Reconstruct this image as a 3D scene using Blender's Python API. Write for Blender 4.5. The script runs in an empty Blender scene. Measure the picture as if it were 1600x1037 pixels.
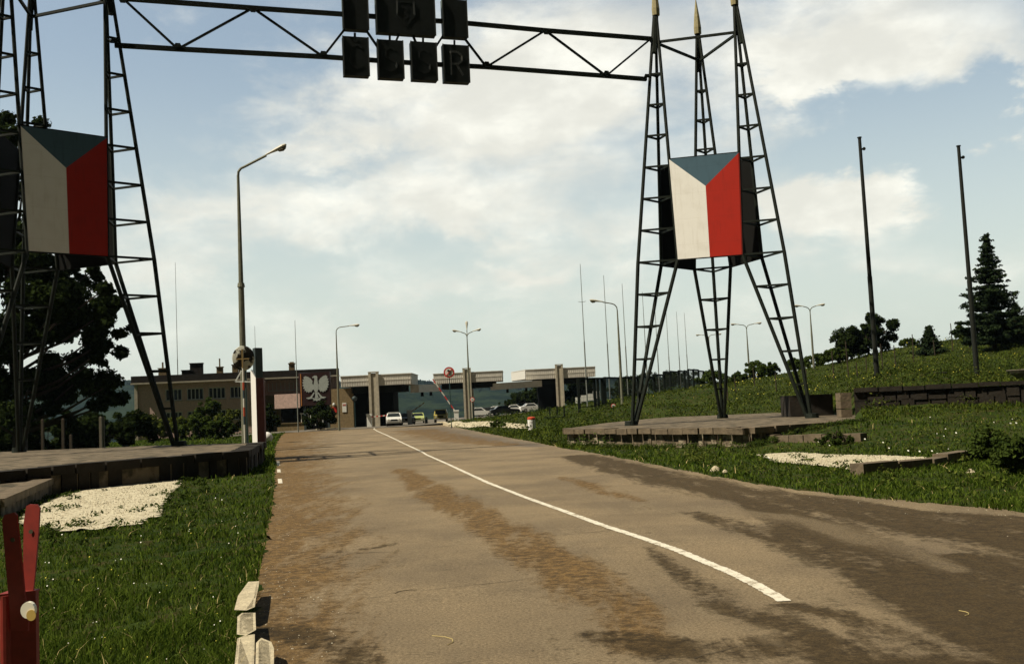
import bpy, bmesh, math, random
import numpy as np
from math import radians, sin, cos, pi
from mathutils import Vector, Matrix
random.seed(7); rng = np.random.default_rng(7)
S = bpy.context.scene
# ------------------------------------------------------------------ camera
FPX, PIT, ROL, EYE = 1560.5, 0.0733, -0.0472, 1.6
vF = Vector((0, cos(PIT), sin(PIT))); _R = Vector((1, 0, 0)); _U = Vector((0, -sin(PIT), cos(PIT)))
vR = cos(ROL)*_R + sin(ROL)*_U; vU = -sin(ROL)*_R + cos(ROL)*_U
cd = bpy.data.cameras.new('camera'); cam = bpy.data.objects.new('camera', cd); S.collection.objects.link(cam)
cam.matrix_world = Matrix(((vR.x, vU.x, -vF.x, 0), (vR.y, vU.y, -vF.y, 0), (vR.z, vU.z, -vF.z, EYE), (0, 0, 0, 1)))
cd.sensor_width = 36; cd.lens = FPX/1600*36; cd.clip_start = 0.05; cd.clip_end = 20000
S.camera = cam
# ------------------------------------------------------------------ exposure, sun, sky
S.view_settings.view_transform = 'Standard'; S.view_settings.look = 'None'
S.view_settings.exposure = 0.30; S.view_settings.gamma = 1; S.view_settings.use_curve_mapping = False
SUN_EL = radians(54); sh = Vector((-0.92, -0.39)).normalized()
sun_dir = Vector((sh.x*cos(SUN_EL), sh.y*cos(SUN_EL), sin(SUN_EL)))
sl = bpy.data.lights.new('sun', 'SUN'); sl.energy = 5.0; sl.angle = radians(0.5); sl.color = (1, 0.90, 0.73)
so = bpy.data.objects.new('sun', sl); S.collection.objects.link(so)
so.rotation_euler = sun_dir.to_track_quat('Z', 'Y').to_euler()
def ray(px, py):
    return (vF*FPX + vR*(px-800) - vU*(py-518.5)).normalized()
W = bpy.data.worlds.new('World'); S.world = W; W.use_nodes = True
nt = W.node_tree; nt.nodes.clear()
class NT:
    def __init__(s, t): s.t = t
    def n(s, k, **kw):
        o = s.t.nodes.new(k)
        for a, b in kw.items(): setattr(o, a, b)
        return o
    def l(s, a, b): s.t.links.new(a, b)
    def m(s, op, a, b=None, c=None, clamp=False):
        o = s.t.nodes.new('ShaderNodeMath'); o.operation = op; o.use_clamp = clamp
        for i, v in enumerate((a, b, c)):
            if v is None: continue
            if isinstance(v, (int, float)): o.inputs[i].default_value = v
            else: s.t.links.new(v, o.inputs[i])
        return o.outputs[0]
    def mr(s, v, a, b, c=0., d=1., smooth=True):
        o = s.t.nodes.new('ShaderNodeMapRange'); o.interpolation_type = 'SMOOTHSTEP' if smooth else 'LINEAR'
        s.t.links.new(v, o.inputs[0])
        for i, q in enumerate((a, b, c, d)): o.inputs[i+1].default_value = q
        return o.outputs[0]
    def noise(s, vec, scale, detail=6, rough=.55, dist=0.):
        o = s.t.nodes.new('ShaderNodeTexNoise'); o.inputs['Scale'].default_value = scale; o.inputs['Detail'].default_value = detail
        o.inputs['Roughness'].default_value = rough; o.inputs['Distortion'].default_value = dist
        if vec is not None: s.t.links.new(vec, o.inputs['Vector'])
        return o.outputs[0]
    def mix(s, f, a, b, mode='MIX'):
        o = s.t.nodes.new('ShaderNodeMix'); o.data_type = 'RGBA'; o.blend_type = mode
        for sock, v in ((o.inputs[0], f), (o.inputs[6], a), (o.inputs[7], b)):
            if isinstance(v, (int, float)): sock.default_value = v
            elif isinstance(v, tuple): sock.default_value = (*v, 1)
            else: s.t.links.new(v, sock)
        return o.outputs[2]
    def xyz(s, x, y, z=0.):
        o = s.t.nodes.new('ShaderNodeCombineXYZ')
        for i, v in enumerate((x, y, z)):
            if isinstance(v, (int, float)): o.inputs[i].default_value = v
            else: s.t.links.new(v, o.inputs[i])
        return o.outputs[0]
N = NT(nt)
tc = N.n('ShaderNodeTexCoord'); sp = N.n('ShaderNodeSeparateXYZ'); N.l(tc.outputs['Generated'], sp.inputs[0])
dx, dy, dz = sp.outputs
sky = N.n('ShaderNodeTexSky', sky_type='NISHITA', sun_disc=False)
sky.sun_elevation = SUN_EL; sky.sun_rotation = math.atan2(sun_dir.x, sun_dir.y)
sky.air_density = 1.0; sky.dust_density = 2.2; sky.ozone_density = 1.0
az = N.m('ARCTAN2', dx, dy); el = N.m('ARCSINE', dz)
ae = N.xyz(N.m('MULTIPLY', az, 1.0), N.m('MULTIPLY', el, 1.9))
nbig = N.noise(ae, 5.0, 9, .58, .25); nfine = N.noise(ae, 13.0, 9, .62, .2)
naz = N.m('MULTIPLY', N.m('SUBTRACT', nfine, .5), .16); nel = N.m('MULTIPLY', N.m('SUBTRACT', nbig, .5), .20)
waz = N.m('ADD', az, naz); wel = N.m('ADD', el, nel)
def blob(px, py, rx, ry, amp):
    d = ray(px, py); a0 = math.atan2(d.x, d.y); e0 = math.asin(d.z)
    u = N.m('MULTIPLY', N.m('SUBTRACT', waz, a0), FPX/rx); v = N.m('MULTIPLY', N.m('SUBTRACT', wel, e0), FPX/ry)
    r2 = N.m('ADD', N.m('MULTIPLY', u, u), N.m('MULTIPLY', v, v))
    return N.m('MULTIPLY', N.m('EXPONENT', N.m('MULTIPLY', r2, -1.0)), amp)
cl = None
for b in [(1335, 300, 85, 38, 1.5), (1290, 340, 120, 34, .8), (1330, 375, 130, 24, .3), (1475, 330, 60, 60, -.5), (1330, 215, 130, 30, -.6), (1390, 60, 150, 60, .9), (1250, 30, 120, 70, .6), (1265, 120, 55, 22, .9), (1610, 150, 50, 60, .9), (1560, 60, 80, 40, .35),
          (640, 170, 240, 110, .62), (870, 200, 230, 150, .55), (600, 330, 230, 60, .6), (900, 90, 230, 90, .75), (330, 330, 170, 50, .45),
          (820, 420, 70, 16, .45), (480, 395, 120, 30, .4), (700, 455, 150, 25, .35), (1450, 420, 150, 28, .35), (1010, 380, 140, 40, .4), (1180, 200, 60, 90, .2),
          (250, 420, 160, 40, .35), (20, 40, 60, 40, .15),
          (150, 120, 220, 120, -.5), (700, 385, 110, 26, -.35), (520, 262, 90, 22, -.3), (1450, 210, 140, 55, -.5), (1540, 300, 90, 70, -.45), (1200, 110, 45, 70, -.3)]:
    o = blob(*b); cl = o if cl is None else N.m('ADD', cl, o)
dens = N.m('ADD', cl, N.m('MULTIPLY', N.m('SUBTRACT', nbig, .5), 1.7)); dens = N.m('ADD', dens, N.m('MULTIPLY', N.m('SUBTRACT', nfine, .5), 1.0))
low = N.mr(el, .02, .38, .86, .20)          # the air near the horizon is a pale veil
dens = N.m('ADD', dens, N.m('MULTIPLY', low, .30))
cm = N.mr(dens, .04, 1.08)
shade = N.mr(N.noise(ae, 9, 6, .6, .1), .38, .72, .80, 1.06)
skyc = N.n('ShaderNodeVectorMath', operation='SCALE'); N.l(sky.outputs[0], skyc.inputs[0]); skyc.inputs['Scale'].default_value = 0.115
skyt = N.mix(1.0, skyc.outputs[0], (0.98, 1.0, 0.95), 'MULTIPLY')
veil = N.mix(low, skyt, (.63, .68, .60))
cc = N.n('ShaderNodeVectorMath', operation='SCALE'); cc.inputs[0].default_value = (.89, .87, .77); N.l(shade, cc.inputs['Scale'])
cmx = N.m('MULTIPLY', cm, .88)
fin = N.mix(cmx, veil, cc.outputs[0])
back = N.m('MULTIPLY', N.mr(dy, -.10, .84, .08, 1.0), N.mr(dz, .42, .72, 1.0, .40)); fv = N.n('ShaderNodeVectorMath', operation='SCALE'); N.l(fin, fv.inputs[0]); N.l(back, fv.inputs['Scale']); fin = fv.outputs[0]   # sky outside the view is dimmed to cut fill light on shaded faces
bg = N.n('ShaderNodeBackground'); bg.inputs[1].default_value = 1.0; N.l(fin, bg.inputs[0])
wo = N.n('ShaderNodeOutputWorld'); N.l(bg.outputs[0], wo.inputs[0])
S.render.resolution_x = 1024; S.render.resolution_y = 663

# ------------------------------------------------------------------ placing
def at(px, py, Y):
    d = ray(px, py); k = Y/d.y
    return Vector((d.x*k, Y, EYE+d.z*k))
def zr(y): return float(np.interp(y, [8, 30, 45, 60, 90, 112], [0, -.25, -.42, -.35, -.1, 0.]))
def onroad(px, py, off=0.):
    d = ray(px, py); Y = 2.
    z = lambda t: EYE+d.z/d.y*t
    while Y < 400:
        if z(Y) < zr(Y)+off: break
        Y += .02 if Y < 60 else .1
    return Vector((d.x/d.y*Y, Y, zr(Y)))
# ------------------------------------------------------------------ materials
def mat(name, col, rough=.8, metal=0., var=0., vscale=3., bump=0., bscale=20., col2=None, spec=.3, thr=None, obj=True, tr=0.):
    m = bpy.data.materials.new(name); m.use_nodes = True; q = NT(m.node_tree); p = m.node_tree.nodes['Principled BSDF']
    p.inputs['Roughness'].default_value = rough; p.inputs['Metallic'].default_value = metal; p.inputs['Specular IOR Level'].default_value = spec
    p.inputs['Base Color'].default_value = (*col, 1)
    t = q.n('ShaderNodeTexCoord'); v = q.n('ShaderNodeNewGeometry').outputs['Position'] if not obj else t.outputs['Object']
    if col2 is not None:
        nz = q.noise(v, vscale, 8, .62); a, b = thr or (.4, .6)
        c = q.mix(q.mr(nz, a, b), col, col2); q.l(c, p.inputs['Base Color'])
    elif var:
        nz = q.noise(v, vscale, 8, .62)
        k = q.mr(nz, .25, .75, 1-var, 1+var, False)
        c = q.n('ShaderNodeVectorMath', operation='SCALE'); c.inputs[0].default_value = col; q.l(k, c.inputs['Scale']); q.l(c.outputs[0], p.inputs['Base Color'])
    if bump:
        bn = q.n('ShaderNodeBump'); bn.inputs['Strength'].default_value = bump; bn.inputs['Distance'].default_value = .05
        q.l(q.noise(v, bscale, 6), bn.inputs['Height']); q.l(bn.outputs[0], p.inputs['Normal'])
    return m
def leafmat(name, a, b, tr=.25):
    m = bpy.data.materials.new(name); m.use_nodes = True; q = NT(m.node_tree); m.node_tree.nodes.clear()
    g = q.n('ShaderNodeNewGeometry'); c = q.mix(g.outputs['Random Per Island'], a, b)
    d = q.n('ShaderNodeBsdfDiffuse'); q.l(c, d.inputs[0]); t = q.n('ShaderNodeBsdfTranslucent'); q.l(c, t.inputs[0])
    x = q.n('ShaderNodeMixShader'); x.inputs[0].default_value = tr; q.l(d.outputs[0], x.inputs[1]); q.l(t.outputs[0], x.inputs[2])
    o = q.n('ShaderNodeOutputMaterial'); q.l(x.outputs[0], o.inputs[0]); return m
M = dict(
    steel=mat('dark green painted steel', (.010, .014, .009), .65, var=.5, vscale=6, spec=.2),
    cap=mat('yellowed cap paint', (.30, .26, .13), .6, var=.3, vscale=8),
    white=mat('white enamel panel', (.80, .79, .72), .45, var=.06, vscale=2, bump=.05, bscale=3),
    red=mat('red enamel panel', (.42, .02, .012), .5, var=.16, vscale=4),
    blue=mat('blue enamel panel', (.08, .155, .20), .5, var=.12, vscale=3),
    panelback=mat('dark panel back', (.008, .008, .007), .9, spec=.1),
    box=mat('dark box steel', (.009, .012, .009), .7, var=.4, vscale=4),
    boxside=mat('box side painted sunlit', (.10, .13, .12), .6, var=.4, vscale=5),  # lighter than the box front: sun on the left sides painted in
    letter=mat('faded letter paint', (.012, .015, .012), .7),
    letterpale=mat('flaking pale letter paint', (.055, .06, .055), .7, var=.8, vscale=12),
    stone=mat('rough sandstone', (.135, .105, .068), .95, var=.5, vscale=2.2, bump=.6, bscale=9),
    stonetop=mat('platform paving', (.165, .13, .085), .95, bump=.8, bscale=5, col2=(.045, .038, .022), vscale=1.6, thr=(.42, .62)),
    stonedark=mat('stone with shade painted in', (.020, .016, .011), .95, var=.5, vscale=2, bump=.5, bscale=8),  # darker copy of the stone, shade on unlit walls put into its colour
    concrete=mat('old concrete', (.42, .38, .29), .9, var=.25, vscale=3, bump=.3, bscale=14),
    fascia=mat('pale corrugated fascia', (.64, .61, .54), .8, var=.15, vscale=2),
    fasciawhite=mat('white painted fascia end', (.62, .61, .56), .7, var=.08),
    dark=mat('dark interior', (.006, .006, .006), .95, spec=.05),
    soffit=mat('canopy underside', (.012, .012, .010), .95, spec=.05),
    brick=mat('pinkish brick', (.60, .43, .37), .95, var=.25, vscale=5, bump=.3, bscale=12),
    brick2=mat('yellow brown brickwork', (.21, .155, .08), .95, var=.35, vscale=5, bump=.3, bscale=12),
    roof=mat('dark roof felt', (.025, .02, .016), .95, var=.3),
    glass=mat('dark window glass', (.02, .025, .025), .15, spec=.6),
    frame=mat('white window frame', (.6, .62, .58), .6),
    lamp=mat('galvanised lamp column', (.17, .17, .12), .6, metal=.2, var=.25, vscale=4),
    lamphead=mat('pale lamp housing', (.55, .53, .44), .5),
    lampglass=mat('smoked lamp bowl', (.10, .09, .06), .25),
    mast=mat('thin grey mast', (.20, .22, .20), .6),
    pole=mat('dark flagpole paint', (.010, .012, .008), .6, var=.3),
    trunk=mat('bark', (.045, .035, .022), .95, var=.4, vscale=8),
    leafdark=leafmat('dark oak leaves', (.008, .013, .004), (.03, .045, .012), .2),
    leafmid=leafmat('mid green leaves', (.025, .042, .010), (.07, .10, .02), .25),
    leafbush=leafmat('yellow green hedge leaves', (.02, .035, .008), (.13, .15, .03), .25),
    needle=leafmat('fir needles', (.008, .016, .007), (.028, .042, .018), .1),
    blade=leafmat('grass blades', (.012, .034, .004), (.125, .175, .024), .38),
    bladefar=leafmat('meadow grass blades', (.010, .026, .003), (.125, .155, .024), .32),
    flowery=mat('yellow petals', (.55, .48, .06), .8), flowerw=mat('white petals', (.75, .75, .65), .8),
    gravel=mat('pale gravel', (.58, .53, .38), .98, bump=1., bscale=22, col2=(.34, .28, .18), vscale=9, thr=(.46, .70), obj=False),
    maroon=mat('maroon sign board', (.022, .005, .004), .6, var=.3), orange=mat('board edge painted sunlit orange', (.50, .20, .05), .7),
    eagle=mat('silver eagle relief', (.33, .36, .33), .6, var=.25, vscale=10),
    pylonred=mat('dull red pylon face', (.10, .022, .012), .7, var=.3), pylonwhite=mat('whitewashed pylon face', (.8, .78, .74), .6),
    pylontop=mat('slate pylon face', (.035, .05, .05), .6),
    signwhite=mat('sign white', (.7, .7, .64), .5), signred=mat('sign red', (.50, .03, .02), .5), signblack=mat('sign black', (.02, .02, .02), .6),
    signpost=mat('dark green signpost', (.02, .05, .05), .5),
    stripered=mat('stripe red', (.45, .06, .02), .6), stripeblue=mat('stripe dark blue', (.03, .05, .06), .6), stripewhite=mat('stripe white', (.62, .60, .52), .6),
    mirror=mat('mirror with painted reflections', (.62, .62, .52), .35, metal=.2, col2=(.02, .015, .008), vscale=1.6, thr=(.46, .52)),  # dark and pale areas are painted reflections of the surroundings
    rust=mat('rusty bracket', (.25, .17, .06), .7),
    barred=mat('red barrier paint', (.20, .016, .008), .6, var=.3, vscale=20, spec=.5), reflect=mat('white reflector', (.9, .86, .7), .3),
    reflamber=mat('amber reflector', (.6, .42, .12), .3),
    kerb=mat('pale kerbstone', (.46, .40, .27), .95, var=.3, vscale=9, bump=.5, bscale=30),
    carwhite=mat('white car paint', (.7, .7, .66), .3, spec=.5), cardark=mat('dark car paint', (.02, .022, .024), .3, spec=.5),
    carlime=mat('pale green car paint', (.40, .46, .16), .35, spec=.5), caryellow=mat('dull yellow van paint', (.36, .30, .07), .4, spec=.5), carred=mat('red car paint', (.35, .04, .03), .35),
    tyre=mat('tyre rubber', (.02, .02, .02), .9), chrome=mat('wheel rim', (.4, .4, .38), .3, metal=.7),
    bowl=mat('weathered concrete bowl', (.13, .115, .085), .95, var=.3, vscale=4, bump=.3), soil=mat('planter soil', (.05, .04, .025), 1.),
    fencesteel=mat('dark fence frame', (.010, .014, .011), .8, spec=.1),
    paint=mat('road paint', (.62, .60, .50), .8, var=.22, vscale=7, bump=.2, obj=False),
    asphalt2=mat('forecourt asphalt', (.13, .115, .09), .95, var=.25, vscale=.8, obj=False),
    straw=mat('dry straw', (.45, .36, .15), .9),
)
def enamel(name, col, dirt, rough=.5):
    m = bpy.data.materials.new(name); m.use_nodes = True; q = NT(m.node_tree); p = m.node_tree.nodes['Principled BSDF']; P = q.n('ShaderNodeTexCoord').outputs['Object']
    mp = q.n('ShaderNodeMapping'); q.l(P, mp.inputs[0]); mp.inputs['Scale'].default_value = (5, 5, .35); a = q.noise(mp.outputs[0], 1.2, 8, .65); b = q.noise(P, 1.5, 6, .6)
    c = q.mix(q.m('MULTIPLY', q.mr(a, .50, .80), .5), col, dirt); c = q.mix(q.m('MULTIPLY', q.mr(b, .45, .8), .3), c, dirt)
    sx = q.n('ShaderNodeSeparateXYZ'); q.l(P, sx.inputs[0]); f = q.m('FRACT', q.m('MULTIPLY', sx.outputs[2], .75)); se = q.mr(f, 0., .018, .45, 0.)
    c = q.mix(se, c, dirt); q.l(c, p.inputs['Base Color']); p.inputs['Roughness'].default_value = rough; p.inputs['Specular IOR Level'].default_value = .25
    bn = q.n('ShaderNodeBump'); bn.inputs['Strength'].default_value = .15; bn.inputs['Distance'].default_value = .05; q.l(b, bn.inputs['Height']); q.l(bn.outputs[0], p.inputs['Normal']); return m
M['white'] = enamel('white enamel panel', (.90, .89, .83), (.62, .59, .50)); M['red'] = enamel('red enamel panel', (.42, .022, .010), (.20, .015, .008)); M['blue'] = enamel('blue enamel panel', (.07, .13, .17), (.04, .07, .09))
# mesh wire panels seen as a grey veil: real thin wires are built instead
def paintmat():
    m = bpy.data.materials.new('worn road paint'); m.use_nodes = True; q = NT(m.node_tree); p = m.node_tree.nodes['Principled BSDF']; P = q.n('ShaderNodeNewGeometry').outputs['Position']
    a = q.noise(P, 5, 8, .75); b = q.noise(P, 45, 5, .8); w = q.m('ADD', a, q.m('MULTIPLY', q.m('SUBTRACT', b, .5), .8))
    c = q.mix(q.mr(w, .50, .66), (.66, .62, .50), (.24, .19, .12)); q.l(c, p.inputs['Base Color']); p.inputs['Roughness'].default_value = .85; return m
M['paint'] = paintmat(); M['facing'] = mat('stained facing slabs painted sunlit', (.34, .29, .20), .95, bump=.6, bscale=9, col2=(.09, .065, .04), vscale=2.5, thr=(.40, .62))  # facing made paler: sunlight on the right platform front put into colour
# ------------------------------------------------------------------ mesh builder
COL = S.collection
class MB:
    def __init__(s): s.v = []; s.f = []; s.mi = []; s.m = 0
    def add(s, vs, fs, mi=None):
        b = len(s.v); s.v += [tuple(v) for v in vs]; s.f += [tuple(i+b for i in f) for f in fs]; s.mi += [s.m if mi is None else mi]*len(fs); return s
    def hexa(s, p, mi=None):   # 8 points bottom ring then top ring
        return s.add(p, [(3, 2, 1, 0), (4, 5, 6, 7), (0, 1, 5, 4), (1, 2, 6, 5), (2, 3, 7, 6), (3, 0, 4, 7)], mi)
    def box(s, x0, y0, z0, x1, y1, z1, mi=None):
        return s.hexa([(x0, y0, z0), (x1, y0, z0), (x1, y1, z0), (x0, y1, z0), (x0, y0, z1), (x1, y0, z1), (x1, y1, z1), (x0, y1, z1)], mi)
    def tube(s, a, b, r0, r1=None, n=8, mi=None, rot=0.):
        a = Vector(a); b = Vector(b); r1 = r0 if r1 is None else r1; d = (b-a).normalized()
        u = d.cross(Vector((0, 0, 1))) if abs(d.z) < .95 else d.cross(Vector((0, 1, 0)))
        u.normalize(); w = d.cross(u); vs = []
        for c, r in ((a, r0), (b, r1)):
            for i in range(n):
                t = 2*pi*i/n+rot; vs.append(c+u*cos(t)*r+w*sin(t)*r)
        fs = [(i, (i+1) % n, n+(i+1) % n, n+i) for i in range(n)] + [tuple(range(n-1, -1, -1)), tuple(range(n, 2*n))]
        return s.add(vs, fs, mi)
    def beam(s, a, b, w, mi=None): return s.tube(a, b, w*.7071, None, 4, mi, pi/4)
    def path(s, pts, r, n=8, mi=None):
        for i in range(len(pts)-1):
            ra = r[i] if isinstance(r, (list, tuple)) else r; rb = r[i+1] if isinstance(r, (list, tuple)) else r
            s.tube(pts[i], pts[i+1], ra, rb, n, mi)
        return s
    def prism(s, poly, d, mi=None, side=None):   # poly: 3d points, d: extrusion vector
        n = len(poly); d = Vector(d); P = [Vector(p) for p in poly]
        s.add(P+[p+d for p in P], [tuple(range(n))], mi)
        b = len(s.v)-2*n
        s.f.append(tuple(b+n+i for i in range(n-1, -1, -1))); s.mi.append(s.m if mi is None else mi)
        for i in range(n):
            s.f.append((b+i, b+n+i, b+n+(i+1) % n, b+(i+1) % n)); s.mi.append((side if side is not None else (s.m if mi is None else mi)))
        return s
    def lathe(s, c, prof, n=16, mi=None):
        vs = [(c[0]+r*cos(2*pi*i/n), c[1]+r*sin(2*pi*i/n), c[2]+z) for r, z in prof for i in range(n)]
        fs = [(k*n+i, k*n+(i+1) % n, (k+1)*n+(i+1) % n, (k+1)*n+i) for k in range(len(prof)-1) for i in range(n)]
        fs += [tuple(range(n-1, -1, -1)), tuple((len(prof)-1)*n+i for i in range(n))]
        return s.add(vs, fs, mi)
    def build(s, name, mats, parent=None, smooth=False, **tags):
        me = bpy.data.meshes.new(name); me.from_pydata(s.v, [], s.f)
        mats = mats if isinstance(mats, (list, tuple)) else [mats]
        for m in mats: me.materials.append(m)
        if len(mats) > 1: me.polygons.foreach_set('material_index', s.mi)
        bm = bmesh.new(); bm.from_mesh(me); bmesh.ops.recalc_face_normals(bm, faces=bm.faces); bm.to_mesh(me); bm.free()
        if smooth: me.polygons.foreach_set('use_smooth', [True]*len(me.polygons))
        o = bpy.data.objects.new(name, me); COL.objects.link(o)
        if parent is not None:
            o.parent = parent
        tag(o, **tags); return o
def tag(o, label=None, cat=None, group=None, kind=None):
    if label: o['label'] = label
    if cat: o['category'] = cat
    if group: o['group'] = group
    if kind: o['kind'] = kind
    return o
def thing(name, loc, label, cat, group=None, rz=0.):
    o = bpy.data.objects.new(name, None); COL.objects.link(o); o.location = loc; o.rotation_euler = (0, 0, rz); o.empty_display_size = .3
    return tag(o, label, cat, group)
def copy_tree(o, parent=None):
    c = o.copy(); COL.objects.link(c)
    if parent is not None: c.parent = parent
    for ch in [x for x in o.children]: copy_tree(ch, c)
    return c
def npmesh(name, V, F, m, parent=None, smooth=False, **tags):   # fast mesh: V (n,3), F (k,3|4)
    me = bpy.data.meshes.new(name); n = len(V); k, w = F.shape
    me.vertices.add(n); me.vertices.foreach_set('co', np.asarray(V, np.float32).ravel())
    me.loops.add(k*w); me.loops.foreach_set('vertex_index', F.astype(np.int32).ravel())
    me.polygons.add(k); me.polygons.foreach_set('loop_start', np.arange(0, k*w, w, dtype=np.int32)); me.polygons.foreach_set('loop_total', np.full(k, w, np.int32))
    me.update(calc_edges=True)
    for q in (m if isinstance(m, (list, tuple)) else [m]): me.materials.append(q)
    if smooth: me.polygons.foreach_set('use_smooth', [True]*k)
    o = bpy.data.objects.new(name, me); COL.objects.link(o)
    if parent is not None: o.parent = parent
    tag(o, **tags); return o

# ------------------------------------------------------------------ ground, road
LE = [(398, 1037), (402, 1000), (405, 960), (412, 900), (421, 850), (428, 805), (432, 760), (431, 722), (430, 704), (433, 692), (440, 681), (447, 675)]
RE = [(1600, 802), (1500, 791), (1400, 783), (1300, 773), (1200, 760), (1100, 742), (1000, 722), (900, 703), (830, 690), (760, 677), (700, 665.5), (684, 661)]
L3 = [onroad(*p) for p in LE]; R3 = [onroad(*p) for p in RE]
lY = np.array([-6]+[p.y for p in L3]); lX = np.array([1.2]+[p.x for p in L3])
rY = np.array([-6]+[p.y for p in R3]); rX = np.array([8.5]+[p.x for p in R3])
def xl(y): return np.interp(y, lY, lX)
def xr(y): return np.interp(y, rY, rX)
YEND = min(lY[-1], rY[-1])
print('ROAD', [(round(a, 1), round(b, 1)) for a, b in zip(lX, lY)], [(round(a, 1), round(b, 1)) for a, b in zip(rX, rY)], YEND)
CP = [(p.x, p.y, p.z) for p in L3+R3]
CP += [(-3, -6, 0), (12, -6, 0), (-12, 2, -.1), (-20, 8, -.3), (25, 4, .1), (-40, 20, -.6), (-9.5, 31, -.25), (-12.6, 24.5, -.22), (-8, 16, -.12), (-12, 45, -.3), (-14, 60, -.3), (-22, 80, -.3),
       (-44, 116, -.4), (-27, 121, -.2), (-30, 60, -.8), (-60, 70, -1.2), (-60, 130, -1.5), (-120, 100, -3), (-20, 112, 0), (-10, 112, 0), (-5, 125, 0), (5, 135, .7), (13, 142, 1.0), (-12, 150, -.1), (-20, 170, -.2), (0, 170, .2),
       (5.5, 43, -.5), (3, 49, -.43), (8.5, 37, -.45), (10, 28, -.3), (14, 30, -.25), (20, 30, 0), (12, 18, -.1), (25, 18, .1), (35, 25, .5), (40, 36, 1.3)]
for px, py, Y in [(950, 650, 70), (870, 655, 78), (1000, 632, 75), (1100, 607, 90), (1200, 599, 92), (1300, 570, 100), (1400, 545, 105), (1500, 531, 110), (1600, 521, 112), (1750, 505, 112),
                  (1371, 596, 53), (1527, 591, 53), (1450, 588, 57), (1250, 606, 78), (1600, 585, 56), (1150, 628, 80), (1050, 642, 80), (920, 631, 90), (1000, 622, 105), (1080, 602, 135), (1180, 596, 125), (1270, 590, 120), (800, 652, 115), (735, 655, 105), (831, 671, 70), (1030, 655, 58)]:
    p = at(px, py, Y); CP.append(tuple(p))
CP += [(60, 160, 6.5), (90, 160, 8), (40, 170, 4), (20, 190, 1.5), (0, 220, -1), (60, 260, 3), (-60, 220, -4), (20, 300, -8), (90, 300, 0), (70, 60, 5), (110, 90, 9), (50, 20, 1.5), (-120, 300, -12), (130, 220, 8)]
CP += [(13, 38.5, .15), (18, 41, .25), (24, 39, .35), (10, 69, .3), (16.5, 67, .35), (5.5, 61.5, .2), (3, 53, .0), (17.5, 55, .35), (12, 60, .2), (10, 50, .1), (24, 47, 1.2), (30, 44, 1.3)]
CP = np.array(CP); Pc = CP[:, :2]
def _k(r): return -np.sqrt(r*r+4.0)
_A = _k(np.linalg.norm(Pc[:, None]-Pc[None], axis=2))+np.eye(len(Pc))*-.15
_A = np.block([[_A, np.c_[np.ones(len(Pc)), Pc]], [np.c_[np.ones(len(Pc)), Pc].T, np.zeros((3, 3))]])
_w = np.linalg.solve(_A, np.r_[CP[:, 2], 0, 0, 0])
def hraw(x, y):
    x = np.atleast_1d(np.asarray(x, float)); y = np.atleast_1d(np.asarray(y, float)); sh_ = x.shape; X = x.ravel(); Y = y.ravel(); out = np.empty(len(X))
    for i in range(0, len(X), 20000):
        a = np.c_[X[i:i+20000], Y[i:i+20000]]
        out[i:i+20000] = _k(np.linalg.norm(a[:, None]-Pc[None], axis=2))@_w[:-3]+_w[-3]+a@_w[-2:]
    far = np.clip((Y-200)/500, 0, 1); far = far*far*(3-2*far); out = out*(1-far)+(-38)*far
    return out.reshape(sh_)
def inroad(x, y, pad=0.):
    return ((x > xl(y)-pad) & (x < xr(y)+pad) & (y < YEND+pad))
FC = np.array([(-30, 96.5), (-17, YEND-.0), (xl(YEND), YEND), (xr(YEND), YEND), (-6.2, 106), (-3.5, 118), (2, 128), (18, 135), (18, 175), (-32, 175), (-27.5, 119), (-24, 112), (-30, 106)])
def inpoly(x, y, P):
    x = np.asarray(x); y = np.asarray(y); r = np.zeros(np.broadcast(x, y).shape, bool); n = len(P); j = n-1
    for i in range(n):
        xi, yi = P[i][0], P[i][1]; xj, yj = P[j][0], P[j][1]
        if yi != yj: r ^= ((yi > y) != (yj > y)) & (x < (xj-xi)*(y-yi)/(yj-yi)+xi)
        j = i
    return r
PRI = np.array([(2.9, 51.2), (2.8, 49.0), (9.0, 38.8), (14.5, 42.6), (15.6, 46.0), (17.3, 47), (16.8, 65.5), (10, 67.5), (5.8, 60)])
zrv = lambda y: np.interp(y, [8, 30, 45, 60, 90, 112], [0, -.25, -.42, -.35, -.1, 0.])
def height(x, y):
    x = np.atleast_1d(np.asarray(x, float)); y = np.atleast_1d(np.asarray(y, float)); h = hraw(x, y)
    d = np.maximum(xl(y)-x, x-xr(y)); d = np.where(y > YEND, 99, d)
    k = np.clip(d/1.2, 0, 1); k = k*k*(3-2*k)
    base = zrv(y)
    h = np.where(d < 1.2, h*k+(base+.02*(d > .05))*(1-k), h)
    h = np.where(inpoly(x, y, PRI), np.minimum(h, .15), h)
    return np.where(d < .05, base-.08, h)
def gz(x, y): return float(height(x, y)[0])
def G(px, py, Y):     # a foot on the ground under a picture column at distance Y
    p = at(px, py, Y); return Vector((p.x, Y, gz(p.x, Y)))
gx = np.r_[np.linspace(-2500, -120, 12)[:-1], np.arange(-120, -40, 4.), np.arange(-40, -14, 1.), np.arange(-14, 16, .3), np.arange(16, 60, .8), np.arange(60, 140, 4.), np.linspace(140, 2500, 12)]
gy = np.r_[np.arange(-12, 2, 2.), np.arange(2, 50, .3), np.arange(50, 115, .8), np.arange(115, 240, 4.), np.geomspace(240, 3800, 22)]
GX, GY = np.meshgrid(gx, gy); GZ = height(GX, GY)
bumpy = np.where(inroad(GX, GY, .6) | (GY > 150), 0, (rng.random(GX.shape)-.5)*.05); fcm = inpoly(GX, GY, FC); GZ = GZ+bumpy*(~fcm)
def fcz(x, y): return hraw(x, y)
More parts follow.
